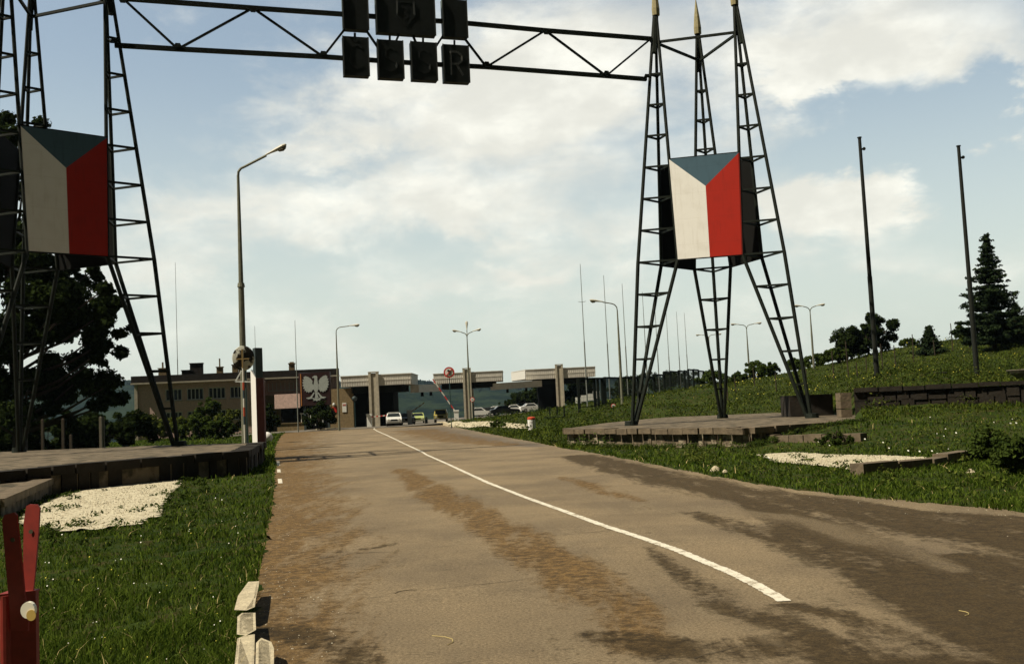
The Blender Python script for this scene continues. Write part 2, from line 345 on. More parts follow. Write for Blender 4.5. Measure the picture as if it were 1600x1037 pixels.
GZ = np.where(fcm, GZ-.10, GZ)
def gridmesh(name, X, Y, Z, m, keep=None, **t):
    ny, nx = X.shape; idx = np.arange(nx*ny).reshape(ny, nx)
    F = np.stack([idx[:-1, :-1], idx[:-1, 1:], idx[1:, 1:], idx[1:, :-1]], -1).reshape(-1, 4)
    if keep is not None:
        kk = (keep[:-1, :-1] & keep[:-1, 1:] & keep[1:, 1:] & keep[1:, :-1]).ravel(); F = F[kk]
    return npmesh(name, np.c_[X.ravel(), Y.ravel(), Z.ravel()], F, m, smooth=True, **t)
def ground_mat():
    m = bpy.data.materials.new('meadow soil and grass'); m.use_nodes = True; q = NT(m.node_tree); p = m.node_tree.nodes['Principled BSDF']
    P = q.n('ShaderNodeNewGeometry').outputs['Position']
    a = q.noise(P, .35, 8, .6); b = q.noise(P, 3.5, 8, .65)
    c = q.mix(q.mr(a, .38, .66), (.018, .034, .006), (.040, .060, .012)); c = q.mix(q.mr(b, .45, .70), c, (.060, .045, .018))
    p.inputs['Roughness'].default_value = 1; p.inputs['Specular IOR Level'].default_value = .05; q.l(c, p.inputs['Base Color'])
    bn = q.n('ShaderNodeBump'); bn.inputs['Strength'].default_value = .8; bn.inputs['Distance'].default_value = .1; q.l(q.noise(P, 6, 6, .7), bn.inputs['Height']); q.l(bn.outputs[0], p.inputs['Normal'])
    return m
gridmesh('ground', GX, GY, GZ, ground_mat(), kind='structure')

# road sheet with stain masks and one painted shadow worked out on the surface
def polyline_mask(x, y, pts, w0, w1=None):   # pts in world, widths along
    best = np.zeros(x.shape)
    for i in range(len(pts)-1):
        a = np.array(pts[i][:2]); b = np.array(pts[i+1][:2]); d = b-a; L = d@d
        t = np.clip(((x-a[0])*d[0]+(y-a[1])*d[1])/L, 0, 1)
        dist = np.hypot(x-a[0]-t*d[0], y-a[1]-t*d[1]); w = w0[i]*(1-t)+w0[i+1]*t
        best = np.maximum(best, np.clip(1.5-dist/w, 0, 1))
    return best
ry = np.r_[np.arange(-6, 3, .6), np.arange(3, 14, .12), np.arange(14, 30, .25), np.arange(30, YEND, .5), [YEND]]
ru = np.linspace(0, 1, 90)
RU, RY = np.meshgrid(ru, ry); RX = xl(RY)*(1-RU)+xr(RY)*RU
_n = np.convolve(rng.normal(size=len(ry)+8), np.ones(4)/4, 'same')[4:-4][:, None]; wig = _n*.10+np.zeros_like(RY)
RX = np.where(RU < .001, RX-wig-.05, RX); RX = np.where(RU > .999, RX+wig+.12, RX)
RZ = zrv(RY)+.0
rd = gridmesh('road', RX, RY, RZ, bpy.data.materials.new('worn brown asphalt'), kind='structure')
def rp(*a): return [onroad(px, py) for px, py in a]
brown = np.zeros(RX.shape)
# left dusty band
bandL = rp((475, 680), (485, 720), (500, 770), (520, 830), (500, 900), (480, 980), (460, 1037))
bw = []
brown = np.maximum(brown, np.clip(1.25-(RX-xl(RY))/np.interp(RY, [3, 6, 9, 13, 20, 40, 100], [.8, .85, 1.0, 1.45, 1.75, 2.4, 5.0])/1.0*.9, 0, 1))
brown = np.maximum(brown, polyline_mask(RX, RY, rp((625, 733), (690, 775), (790, 830), (880, 890), (960, 950), (1010, 1010)), [.35, .5, .42, .38, .33, .25], None))
brown = np.maximum(brown, polyline_mask(RX, RY, rp((650, 672), (720, 688), (800, 695)), [2.2, 1.6, .8], None)*.9)
brown = np.maximum(brown, polyline_mask(RX, RY, rp((880, 745), (950, 768), (1000, 782)), [.22, .32, .15], None)*.8)
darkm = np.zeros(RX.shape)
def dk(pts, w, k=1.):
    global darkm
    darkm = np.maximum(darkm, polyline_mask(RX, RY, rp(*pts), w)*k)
dk(((1150, 775), (1250, 815), (1350, 860), (1470, 925), (1600, 990), (1750, 1060)), [.30, .5, .6, .62, .62, .7])  # stains, with a cast shadow painted into the bottom right corner
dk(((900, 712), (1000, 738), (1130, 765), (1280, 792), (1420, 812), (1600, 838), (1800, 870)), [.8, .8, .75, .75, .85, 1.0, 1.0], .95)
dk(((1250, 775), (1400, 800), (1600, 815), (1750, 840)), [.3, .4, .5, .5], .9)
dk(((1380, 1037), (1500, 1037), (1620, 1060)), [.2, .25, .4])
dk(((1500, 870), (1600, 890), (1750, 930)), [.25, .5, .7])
dk(((1080, 800), (1180, 830), (1300, 862)), [.15, .28, .4], .8)
dk(((940, 990), (1040, 1010), (1150, 1015), (1260, 1000), (1350, 1037)), [.18, .34, .36, .30, .4], .85)
dk(((1010, 855), (1080, 900), (1140, 945), (1240, 985)), [.10, .17, .2, .22], .75)
dk(((1230, 945), (1330, 965), (1450, 1020)), [.10, .16, .3], .8)
dk(((415, 985), (480, 995), (545, 1015), (560, 1060)), [.3, .25, .16, .2], .75)
dk(((520, 862), (590, 855), (620, 848)), [.16, .14, .08], .6)
grey = polyline_mask(RX, RY, rp((660, 668), (740, 684), (840, 697)), [2.5, 1.4, .5], None)*.8
palem = polyline_mask(RX, RY, rp((1130, 795), (1260, 815), (1380, 850), (1490, 890)), [.25, .3, .25, .15], None)
palem = np.maximum(palem, polyline_mask(RX, RY, rp((1165, 980), (1215, 1005)), [.10, .09], None))
palem = np.maximum(palem, polyline_mask(RX, RY, rp((1270, 930), (1330, 930), (1440, 985)), [.08, .10, .06], None)*.8)
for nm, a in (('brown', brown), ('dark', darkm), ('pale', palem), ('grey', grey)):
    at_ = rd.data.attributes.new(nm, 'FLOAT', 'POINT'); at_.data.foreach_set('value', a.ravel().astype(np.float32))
at_ = rd.data.attributes.new('across', 'FLOAT', 'POINT'); at_.data.foreach_set('value', RU.ravel().astype(np.float32))
def road_mat(m):
    m.use_nodes = True; q = NT(m.node_tree); p = m.node_tree.nodes['Principled BSDF']; P = q.n('ShaderNodeNewGeometry').outputs['Position']
    A = lambda n: q.n('ShaderNodeAttribute', attribute_name=n).outputs['Fac']
    # noise stretched along the road's run
    mp = q.n('ShaderNodeMapping'); q.l(P, mp.inputs[0]); mp.inputs['Rotation'].default_value = (0, 0, -.25); mp.inputs['Scale'].default_value = (1.7, .32, 1)
    n1 = q.noise(mp.outputs[0], 1.6, 8, .65, .3); n2 = q.noise(P, 9., 8, .7); n3 = q.noise(P, 42., 6, .85); n4 = q.noise(P, .35, 6, .6)
    jit = q.m('ADD', q.m('MULTIPLY', q.m('SUBTRACT', n1, .5), 2.6), q.m('MULTIPLY', q.m('SUBTRACT', n2, .5), 1.7))
    def msk(n, k=1.): return q.mr(q.m('ADD', q.m('MULTIPLY', A(n), k), jit), .28, 1.0)
    base = q.mix(q.mr(n4, .35, .65), (.235, .180, .108), (.160, .124, .078))
    base = q.mix(q.mr(n1, .5, .8), base, (.25, .20, .125))
    base = q.mix(q.m('MULTIPLY', A('grey'), .7), base, (.095, .085, .075))
    c = q.mix(q.m('MULTIPLY', msk('brown'), .85), base, q.mix(q.mr(n2, .35, .68), (.19, .112, .036), (.050, .030, .011)))
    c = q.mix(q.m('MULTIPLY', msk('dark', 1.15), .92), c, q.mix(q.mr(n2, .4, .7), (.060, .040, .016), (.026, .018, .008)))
    c = q.mix(q.m('MULTIPLY', msk('pale', .85), .62), c, (.20, .155, .095))
    n5 = q.noise(P, 150., 3, .8); sp_ = q.m('MULTIPLY', q.mr(n3, .36, .66, .45, 1.6, False), q.mr(n5, .3, .7, .6, 1.4, False)); c = q.mix(1., c, q.xyz(sp_, sp_, sp_), 'MULTIPLY')
    # cracks: thin bands where a distorted field crosses zero, mostly across the lane
    mc = q.n('ShaderNodeMapping'); q.l(P, mc.inputs[0]); mc.inputs['Scale'].default_value = (.12, .42, 1); mc.inputs['Rotation'].default_value = (0, 0, .12)
    f = q.noise(mc.outputs[0], 1.0, 7, .62, .1); cr = q.mr(q.m('ABSOLUTE', q.m('SUBTRACT', f, .5)), 0., .0022, 1., 0.); cr = q.m('MULTIPLY', cr, q.mr(n1, .38, .55))
    c = q.mix(q.m('MULTIPLY', cr, .6), c, (.035, .026, .014))
    q.l(c, p.inputs['Base Color']); p.inputs['Roughness'].default_value = .92; p.inputs['Specular IOR Level'].default_value = .15
    bn = q.n('ShaderNodeBump'); bn.inputs['Strength'].default_value = .8; bn.inputs['Distance'].default_value = .015
    q.l(q.m('ADD', n3, q.m('MULTIPLY', n2, .8)), bn.inputs['Height']); q.l(bn.outputs[0], p.inputs['Normal'])
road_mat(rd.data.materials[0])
# forecourt before the canopies
fx = np.arange(-34, 20, 1.); fy = np.arange(YEND-8, 176, 1.)
FX, FY = np.meshgrid(fx, fy); FZ = hraw(FX, FY)+.015
def clipmesh(name, X, Y, Z, poly, m, **t):
    bm = bmesh.new(); ny, nx = X.shape
    vs = [[bm.verts.new((X[j, i], Y[j, i], Z[j, i])) for i in range(nx)] for j in range(ny)]
    ins = inpoly(X, Y, poly)
    for j in range(ny-1):
        for i in range(nx-1):
            c = ins[j, i]+ins[j, i+1]+ins[j+1, i+1]+ins[j+1, i]
            if c: bm.faces.new((vs[j][i], vs[j][i+1], vs[j+1][i+1], vs[j+1][i]))
    for v in [v for v in bm.verts if not v.link_faces]: bm.verts.remove(v)
    me = bpy.data.meshes.new(name); bm.to_mesh(me); bm.free(); me.materials.append(m)
    o = bpy.data.objects.new(name, me); COL.objects.link(o); return tag(o, **t)
clipmesh('forecourt', FX, FY, FZ, FC, M['asphalt2'], kind='structure')
def ribbon(name, pts, w, m, off=.006, jag=0., seg=40, **t):
    P = []
    for i in range(len(pts)-1):
        for k in range(seg//len(pts)+2):
            P.append(pts[i].lerp(pts[i+1], k/(seg//len(pts)+2)))
    P.append(pts[-1]); mb = MB(); vs = []
    for i, p in enumerate(P):
        d = (P[min(i+1, len(P)-1)]-P[max(i-1, 0)]); d.z = 0; d.normalize(); nrm = Vector((d.y, -d.x, 0))
        ww = w*(1+random.uniform(-jag, jag))/2; ofs = random.uniform(-jag, jag)*w*.15
        for s_ in (-1, 1):
            q = p+nrm*(s_*ww+ofs); vs.append((q.x, q.y, zr(q.y)+off))
    mb.add(vs, [(2*i, 2*i+1, 2*i+3, 2*i+2) for i in range(len(P)-1)]); return mb.build(name, m, **t)
line = rp((1226, 940), (1180, 913), (1140, 893.5), (1100, 877), (1060, 860.5), (1000, 839.5), (940, 820), (880, 798), (820, 776.5), (760, 753), (700, 725), (660, 706), (630, 692), (605, 680), (590, 673.5), (584, 670), (586, 668))
ribbon('road_marking', line, .112, M['paint'], jag=.12, seg=400, kind='structure')
mbm = MB()
for a, b in (((433.5, 720), (434.5, 727)), ((434.5, 733), (435, 738)), ((436, 748), (437, 755))):
    p, q_ = onroad(*a), onroad(*b); mbm.add([(p.x-.04, p.y, p.z+.007), (p.x+.08, p.y, p.z+.007), (q_.x+.08, q_.y, q_.z+.007), (q_.x-.04, q_.y, q_.z+.007)], [(0, 1, 2, 3)])
mbm.build('edge_marking', M['paint'], kind='structure')

# gravel beds
GLP = [(48, 806), (60, 797), (100, 778), (170, 759), (292, 741), (278, 753), (272, 764), (256, 775), (258, 784), (243, 796), (238, 812), (222, 812), (205, 827), (176, 824), (150, 831), (126, 826), (110, 833), (84, 824), (60, 826), (40, 818)]
def gpix(px, py, z=None):
    d = ray(px, py); lo, hi = 3., 200.
    Y = 3.
    while Y < 200:
        x = d.x/d.y*Y
        if EYE+d.z/d.y*Y < gz(x, Y): break
        Y += .25 if Y < 40 else .5
    return Vector((d.x/d.y*Y, Y, gz(d.x/d.y*Y, Y)))
gl = [gpix(*p) for p in GLP]; GL = np.array([(p.x, p.y) for p in gl]); print('GRAVEL', GL.round(1).tolist())
gr_ = [gpix(*p) for p in [(1185, 712), (1240, 709), (1300, 713), (1380, 714), (1440, 717), (1452, 727), (1400, 735), (1340, 737), (1290, 730), (1220, 724)]]; GR = np.array([(p.x, p.y) for p in gr_]); print(GR.round(1).tolist())
def patch(name, poly, st=.14):
    x0, y0 = poly.min(0)-.5; x1, y1 = poly.max(0)+.5; X, Y = np.meshgrid(np.arange(x0, x1, st), np.arange(y0, y1, st)); Z = height(X, Y)+.035+(rng.random(X.shape))*.02
    clipmesh(name, X, Y, Z, poly, M['gravel'], kind='structure')
patch('gravel', GL); patch('gravel', GR)
IS = np.array([(p.x, p.y) for p in [gpix(*q) for q in [(690, 662), (715, 659), (765, 660), (830, 664), (822, 670), (770, 667), (735, 668), (706, 667)]]]); print('IS', IS.round(1).tolist()); patch('sand', IS, .3)

# ------------------------------------------------------------------ border gateway
Q = dict(R0=5.0942, Ro=4.2012, Ri=2.4205, w=1.9558, Rt=2.3535, H1=8.2913, Hp=13.5564, H2=21.6158)
TW = {'R': (10.6531, 52.2462, -.2217, .32), 'L': (-19.8149, 43.0212, .7346, .5183)}
gate = thing('border_gateway', (-4.6, 47.6, 0), 'dark steel border gateway of two lattice towers with flag boards and an overhead truss', 'gateway')
def loc_(p): return Vector(p)-gate.location
def leg_pts(s, i):
    cx, cy, th, z = TW[s]; a = th+radians((210, 330, 90)[i]); u = Vector((cos(a), sin(a), 0)); t = Vector((-sin(a), cos(a), 0)); c = Vector((cx, cy, z)); Z = Vector((0, 0, 1))
    base = c+u*Q['R0']; top = c+u*Q['Rt']+Z*Q['H2']
    mid = [c+u*Q['Ro']+Z*Q['H1'], c+u*Q['Ri']+t*Q['w']/2+Z*Q['H1'], c+u*Q['Ri']-t*Q['w']/2+Z*Q['H1']]
    return base, mid, top, z
def chord(s, i, k, h):     # point on chord k of leg i at height h over the platform
    base, mid, top, z = leg_pts(s, i); e = .13
    bk = base.lerp(mid[k], .0)+(mid[k]-base-Vector((0, 0, Q['H1'])))*.07; bk.z = base.z
    tk = top+(mid[k]-top).normalized()*.0+(Vector((mid[k].x-top.x, mid[k].y-top.y, 0)))*.05
    return bk.lerp(mid[k], h/Q['H1']) if h <= Q['H1'] else mid[k].lerp(tk, (h-Q['H1'])/(Q['H2']-Q['H1']))
for s in 'RL':
    for i in range(3):
        mb = MB(); base, mid, top, z = leg_pts(s, i)
        for k in range(3):
            mb.tube(loc_(chord(s, i, k, 0)-Vector((0, 0, .15))), loc_(chord(s, i, k, Q['H1'])), .095, n=8); mb.tube(loc_(chord(s, i, k, Q['H1'])), loc_(chord(s, i, k, Q['H2'])), .092, .08, n=8)
        hs = [Q['H1']*k/5 for k in range(1, 6)]+[Q['H1']+k*1.66 for k in range(1, 7)]
        for h in hs:
            for k in range(3): mb.beam(loc_(chord(s, i, k, h)), loc_(chord(s, i, (k+1) % 3, h)), .09)
        b0 = loc_(base); mb.tube(b0-Vector((0, 0, .1)), b0+Vector((0, 0, .22)), .34, .30, 10)
        # solid plates closing the slim top
        mb.tube(loc_(chord(s, i, 0, 19.4).lerp(chord(s, i, 1, 19.4), .33)+Vector((0, 0, 0))), loc_(top), .16, .14, 6)
        leg = mb.build('tower_leg', M['steel'], gate)
        c = MB(); t0 = loc_(top); d = Vector((0, 0, 1)); c.lathe(t0-Vector((0, 0, .15)), [(.20, 0), (.21, .35), (.15, 1.0), (.02, 2.0)], 8)
        c.build('leg_cap', M['cap'], leg)
    for i in range(3):   # boards between neighbouring legs
        a, b = ((0, 1), (1, 2), (2, 0))[i]
        p0, p1 = chord(s, a, 1, Q['H1']), chord(s, b, 2, Q['H1']); q0, q1 = chord(s, a, 1, Q['Hp']), chord(s, b, 2, Q['Hp'])
        nrm = (p1-p0).cross(Vector((0, 0, 1))).normalized()
        P0, P1, T0, T1 = [loc_(v)+nrm*.06 for v in (p0, p1, q0, q1)]
        ax = (T0+T1)/2; bx = (P0+P1)/2; apx = ax.lerp(bx, .30)
        o = nrm*.035
        mb = MB(); mb.prism([P0, P1, T1, T0], -nrm*.06, mi=0)
        mb.add([T0+o, T1+o, apx+o], [(0, 2, 1)], 3); mb.add([P0+o, bx+o, apx+o, T0+o], [(0, 1, 2, 3)], 1); mb.add([bx+o, P1+o, T1+o, apx+o], [(0, 1, 2, 3)], 2)
        for u, v in ((P0, P1), (P1, T1), (T1, T0), (T0, P0)): mb.beam(u-nrm*.02, v-nrm*.02, .10, 0)
        fb = mb.build('flag_board', [M['panelback'], M['white'], M['red'], M['blue']], gate)
    rb = MB()
    for i in range(3):
        a, b = i, (i+1) % 3
        f = lambda j, h: loc_(chord(s, j, 0, h).lerp((chord(s, j, 1, h)+chord(s, j, 2, h))/2, .5))
        rb.beam(f(a, 20.0), f(b, 20.0), .12)
    rb.build('ring_beam', M['steel'], gate)
# truss
PL = chord('L', 1, 0, 17.6); PR = chord('R', 0, 0, 17.6)
def hit(px, py):      # picture ray meets the vertical plane of the truss
    n = Vector((PR.y-PL.y, -(PR.x-PL.x), 0)); d = ray(px, py); o = Vector((0, 0, EYE)); k = (PL-o).dot(n)/d.dot(n); return o+d*k
TU = [hit(*p) for p in ((192, -2), (395, 13), (556, 24), (634, 30), (706, 34.5), (852, 48), (1017, 61))]
TLo = [hit(*p) for p in ((179, 71), (278, 77), (505, 89), (605, 96), (664, 100), (760, 105), (947, 119), (1010, 124))]
zu = sum(p.z for p in TU)/len(TU); zl = sum(p.z for p in TLo)/len(TLo)
print('TRUSS', [round(p.z, 2) for p in TU], [round(p.z, 2) for p in TLo])
ux = Vector((PR.x-PL.x, PR.y-PL.y, 0)).normalized(); nx_ = Vector((ux.y, -ux.x, 0))
tb = MB()
for i in range(len(TU)-1): tb.beam(loc_(TU[i]), loc_(TU[i+1]), .19)
for i in range(len(TLo)-1): tb.beam(loc_(TLo[i]), loc_(TLo[i+1]), .19)
for i in range(6): tb.beam(loc_(TU[i]), loc_(TLo[i+1]), .10); tb.beam(loc_(TLo[i+1]), loc_(TU[i+1]), .10)
for P_, zz_ in ((TU, -1), (TLo, 1)):
    for p in P_:
        c = loc_(p); g_ = [c+ux*dx_*.2+Vector((0, 0, .05*zz_+dz_*.7)) +nx_*.11 for dx_, dz_ in ((-1, 0), (1, 0), (.5, .28*zz_), (-.5, .28*zz_))]; tb.prism(g_, -nx_*.02)
tb.build('overhead_truss', M['steel'], gate)
def letters(ch, c, w, h):      # strokes in the plane of the box front
    G_ = {'C': [[(.95, .85), (.6, 1), (.25, .9), (.05, .6), (.05, .4), (.25, .1), (.6, 0), (.95, .15)]], 'S': [[(.9, .86), (.5, 1), (.12, .85), (.12, .62), (.5, .5), (.88, .38), (.88, .14), (.5, 0), (.08, .14)]],
          'R': [[(.1, 0), (.1, 1), (.6, 1), (.9, .85), (.9, .62), (.6, .48), (.1, .48)], [(.5, .48), (.95, 0)]], 'v': [[(.3, 1.22), (.5, 1.08), (.7, 1.22)]],
          'shield': [[(.1, .95), (.9, .95), (.92, .45), (.5, .02), (.08, .45), (.1, .95)], [(.3, .75), (.6, .7), (.45, .5), (.65, .4), (.4, .25)]]}
    mb = MB()
    for st in G_[ch]:
        for i in range(len(st)-1):
            a, b = [c+ux*((x-.5)*w)+Vector((0, 0, (y-.5)*h))-nx_*.042 for x, y in (st[i], st[i+1])]
            mb.beam(loc_(a), loc_(b), .11)
    return mb
for (x0, y0, x1, y1, ch) in ((536, -12, 573, 53, None), (588.5, -9, 677, 60, 'shield'), (692, 2, 727, 65, None), (537, 60, 574, 125, 'C'), (591, 65, 628, 129, 'S'), (643, 68, 680, 132, 'S'), (693, 72.5, 730, 135, 'R')):
    y1 -= 4.5
    a = hit(x0, y1); b = hit(x1, y0); zc0 = hit((x0+x1)/2, y1).z; zc1 = hit((x0+x1)/2, y0).z
    wdt = ((b-a).dot(ux)); c = hit((x0+x1)/2, (y0+y1)/2); hh = (zc1-zc0)/2; fr = nx_*.2; bk = -nx_*.2
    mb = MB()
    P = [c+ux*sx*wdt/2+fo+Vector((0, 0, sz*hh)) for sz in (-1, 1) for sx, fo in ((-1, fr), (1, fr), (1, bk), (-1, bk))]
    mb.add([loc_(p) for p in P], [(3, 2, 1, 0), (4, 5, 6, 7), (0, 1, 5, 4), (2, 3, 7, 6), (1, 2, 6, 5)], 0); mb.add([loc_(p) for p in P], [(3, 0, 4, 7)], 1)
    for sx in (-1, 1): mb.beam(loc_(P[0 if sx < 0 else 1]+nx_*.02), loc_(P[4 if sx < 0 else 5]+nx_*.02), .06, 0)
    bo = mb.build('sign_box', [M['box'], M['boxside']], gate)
    if ch:
        lb = letters(ch, c+fr, wdt*(.35 if ch == 'shield' else .55), hh*1.25)
        if x0 == 537:
            l2 = letters('v', c+fr, wdt*.55, hh*1.25); lb.add(l2.v, l2.f)
        lb.build('emblem' if ch == 'shield' else 'letter', M['letterpale'] if ch == 'R' else M['letter'], bo)
for px in (554.5, 609, 661, 710):
    hb = MB()
    yy = 56+(px-554)*.075; a = hit(px, yy-4); b = hit(px, yy+9); hb.beam(loc_(a), loc_(b), .10); hb.build('hanger', M['steel'], gate)

# ------------------------------------------------------------------ stone platforms
def stone_wall(parent, a, b, ztop, zbot, m=M['stone'], cap=.22, over=.10, wmin=.35, wmax=.75, depth=.4, inward=None, jit=1.):
    a = Vector(a); b = Vector(b); d = (b-a); L = d.length; d.normalize(); n = Vector((d.y, -d.x, 0)) if inward is None else inward
    x = 0; mb = MB(); cb = MB()
    while x < L:
        w = min(random.uniform(wmin, wmax), L-x); g = .035; o = random.choice((-.14, -.10, .05, .02))*jit
        p = [a+d*(x+g)-n*depth, a+d*(x+w-g)-n*depth, a+d*(x+w-g)+n*o, a+d*(x+g)+n*o]
        mb.hexa([Vector((q.x, q.y, zbot)) for q in p]+[Vector((q.x, q.y, ztop-cap)) for q in p]); x += w
    x = 0
    while x < L:
        w = min(random.uniform(.7, 1.2), L-x); o = over+random.uniform(-.04, .05); zt = ztop+random.uniform(-.015, .03); zb = ztop-cap+random.uniform(-.03, .01)
        p = [a+d*(x+.012)-n*.55, a+d*(x+w-.012)-n*.55, a+d*(x+w-.03)+n*(o+random.uniform(-.03, .03)), a+d*(x+.03)+n*o]
        cb.hexa([Vector((q.x, q.y, zb)) for q in p]+[Vector((q.x, q.y, zt)) for q in p]); x += w
    # dark joint backing
    p = [a-n*depth*.9, b-n*depth*.9, b-n*.10, a-n*.10]; mb.hexa([Vector((q.x, q.y, zbot)) for q in p]+[Vector((q.x, q.y, ztop-cap-.01)) for q in p])
    return mb, cb
PLP = [(-21, 13.6), (-9.1, 33.7), (-11, 43.5), (-17, 47.5), (-25, 49.5), (-48, 52), (-48, 13.6)]
def platform(name, poly, ztop, zbot, label, front, m):
    root = thing(name, (poly[1][0], poly[1][1], zbot), label, 'stone platform'); L = root.location
    mb = MB(); mb.prism([Vector((x, y, zbot))-L for x, y in poly], (0, 0, ztop-zbot-.012)); mb.build('paving', M['stonetop'], root)
    for k, (i, j) in enumerate(front):
        w, c = stone_wall(root, (*poly[i], 0), (*poly[j], 0), ztop, zbot, m, over=.24 if m is M['stone'] else .10, wmin=.25, wmax=.6)
        w.v = [tuple(Vector(v)-L) for v in w.v]; c.v = [tuple(Vector(v)-L) for v in c.v]
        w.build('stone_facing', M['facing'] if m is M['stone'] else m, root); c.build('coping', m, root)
    return root
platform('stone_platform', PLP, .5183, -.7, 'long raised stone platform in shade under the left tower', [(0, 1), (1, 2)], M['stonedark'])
PRP = [(2.6, 51.0), (2.5, 49.0), (8.9, 38.4), (14.7, 42.3), (15.7, 46.0), (17.5, 47), (17, 66), (10, 68), (5.5, 60)]
platform('stone_platform', PRP, .32, -.9, 'low sunlit stone platform with slab facing under the right tower', [(0, 1), (1, 2), (2, 3)], M['stone'])
# little terrace at far left
tp = thing('stone_terrace', (-12.5, 24, -.3), 'low stone terrace slab running out from the shaded left platform wall', 'terrace'); L = tp.location
poly = [(-12.75, 27.45), (-10.4, 20.2), (-13, 15), (-19, 17), (-14.4, 24.6)]
mb = MB(); mb.prism([Vector((x, y, -.4))-L for x, y in poly], (0, 0, .60)); mb.build('slab', M['stonetop'], tp)
cb = MB()
for k in range(7):
    a = Vector((*poly[0], .2)).lerp(Vector((*poly[1], .2)), k/7+.002); b = Vector((*poly[0], .2)).lerp(Vector((*poly[1], .2)), (k+1)/7-.002); n = Vector((.95, .3, 0))
    cb.hexa([q-L for q in (a-n*.4+Vector((0, 0, -.15)), b-n*.4+Vector((0, 0, -.15)), b+n*.06+Vector((0, 0, -.15)), a+n*.06+Vector((0, 0, -.15)), a-n*.4+Vector((0, 0, .03)), b-n*.4+Vector((0, 0, .03)), b+n*.06+Vector((0, 0, .02)), a+n*.06+Vector((0, 0, .02)))])
cb.build('coping', M['stone'], tp)
# retaining wall at right, its pier and the block by the leg
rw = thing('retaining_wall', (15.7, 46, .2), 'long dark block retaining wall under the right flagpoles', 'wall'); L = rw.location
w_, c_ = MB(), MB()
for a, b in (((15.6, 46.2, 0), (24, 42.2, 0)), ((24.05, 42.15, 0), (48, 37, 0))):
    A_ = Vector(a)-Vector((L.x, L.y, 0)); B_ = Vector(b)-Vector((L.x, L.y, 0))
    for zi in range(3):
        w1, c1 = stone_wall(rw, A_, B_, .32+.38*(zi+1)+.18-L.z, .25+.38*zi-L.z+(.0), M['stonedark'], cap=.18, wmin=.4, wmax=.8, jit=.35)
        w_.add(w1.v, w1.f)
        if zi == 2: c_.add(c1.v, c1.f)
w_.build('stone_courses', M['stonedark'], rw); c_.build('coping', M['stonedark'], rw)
pr = MB(); p0 = at(1309, 640, 47.5); p1 = at(1329, 640, 47.2)
for z0_ in (.32, .72, 1.10): pr.box(p0.x-L.x, 47-L.y, z0_-L.z, p1.x-L.x, 47.7-L.y, z0_+.36-L.z)
pr.build('pier', M['stone'], rw)
bl = thing('stone_planter', (15.45, 53.2, .3), 'dark square stone planter behind the rightmost tower leg', 'planter'); b = MB()
b.box(-1.15, -.9, 0, 1.1, -.6, 1.12); b.box(-1.15, .6, 0, 1.1, .9, 1.12); b.box(-1.15, -.598, 0, -.85, .598, 1.12); b.box(.8, -.598, 0, 1.1, .598, 1.12)
b.build('wall', M['stonedark'], bl); b = MB(); b.box(-.845, -.595, .1, .795, .595, 1.0); b.build('soil', M['soil'], bl)
# low edging steps in the right verge
def edging(pts, z, label, wt=.28):
    r = thing('stone_edging', (pts[0].x, pts[0].y, z), label, 'stone edging'); L = r.location; mb = MB()
    for a, b in zip(pts[:-1], pts[1:]):
        d = (b-a); d.z = 0; n_ = max(1, int(d.length/.8))
        for k in range(n_):
            p = a.lerp(b, (k+.02)/n_); q = a.lerp(b, (k+.98)/n_); nn = Vector((d.y, -d.x, 0)).normalized(); hz = wt+random.uniform(-.04, .03)
            for_ = [p-nn*.2, q-nn*.2, q+nn*.14, p+nn*.14]
            mb.hexa([Vector((v.x, v.y, v.z-.4))-L for v in for_]+[Vector((v.x, v.y, v.z+hz))-L for v in for_])
    mb.build('edge_stones', M['stone'], r)
edging([gpix(1340, 742), gpix(1450, 731), gpix(1530, 716)], 0, 'low stone step beside the white gravel at lower right', .22)
edging([gpix(1175, 690), gpix(1260, 691), gpix(1350, 690)], 0, 'half buried row of stones in daisies right of the platform', .25)

# ------------------------------------------------------------------ lamps, poles, masts
def lamp_head(mb_h, mb_g, p, d, k=1.):      # cobra head from p along d
    d = d.normalized(); up = Vector((0, 0, 1)); sd = d.cross(up).normalized(); up = sd.cross(d)
    prof = [(0, .045, .04), (.25, .07, .055), (.55, .12, .09), (.85, .16, .10), (1.0, .13, .07), (1.06, .04, .03)]
    vs = []; n = 8
    for t, w, h in prof:
        for i in range(n):
            a = 2*pi*i/n; vs.append(p+d*t*k+sd*cos(a)*w*k+up*(sin(a)*h+.03)*k)
    fs = [(j*n+i, j*n+(i+1) % n, (j+1)*n+(i+1) % n, (j+1)*n+i) for j in range(len(prof)-1) for i in range(n)]+[tuple(range(n)), tuple((len(prof)-1)*n+i for i in range(n))]
    mb_h.add(vs, fs)
    vs = []
    prof = [(.58, .09, -.02), (.62, .13, -.09), (.80, .15, -.15), (.95, .12, -.10), (1.02, .05, -.02)]
    for t, w, h in prof:
        for i in range(n):
            a = 2*pi*i/n; vs.append(p+d*t*k+sd*cos(a)*w*k+up*(-.03+h*.5+sin(a)*abs(h)*.5)*k)
    fs = [(j*n+i, j*n+(i+1) % n, (j+1)*n+(i+1) % n, (j+1)*n+i) for j in range(len(prof)-1) for i in range(n)]+[tuple(range(n)), tuple((len(prof)-1)*n+i for i in range(n))]
    mb_g.add(vs, fs)
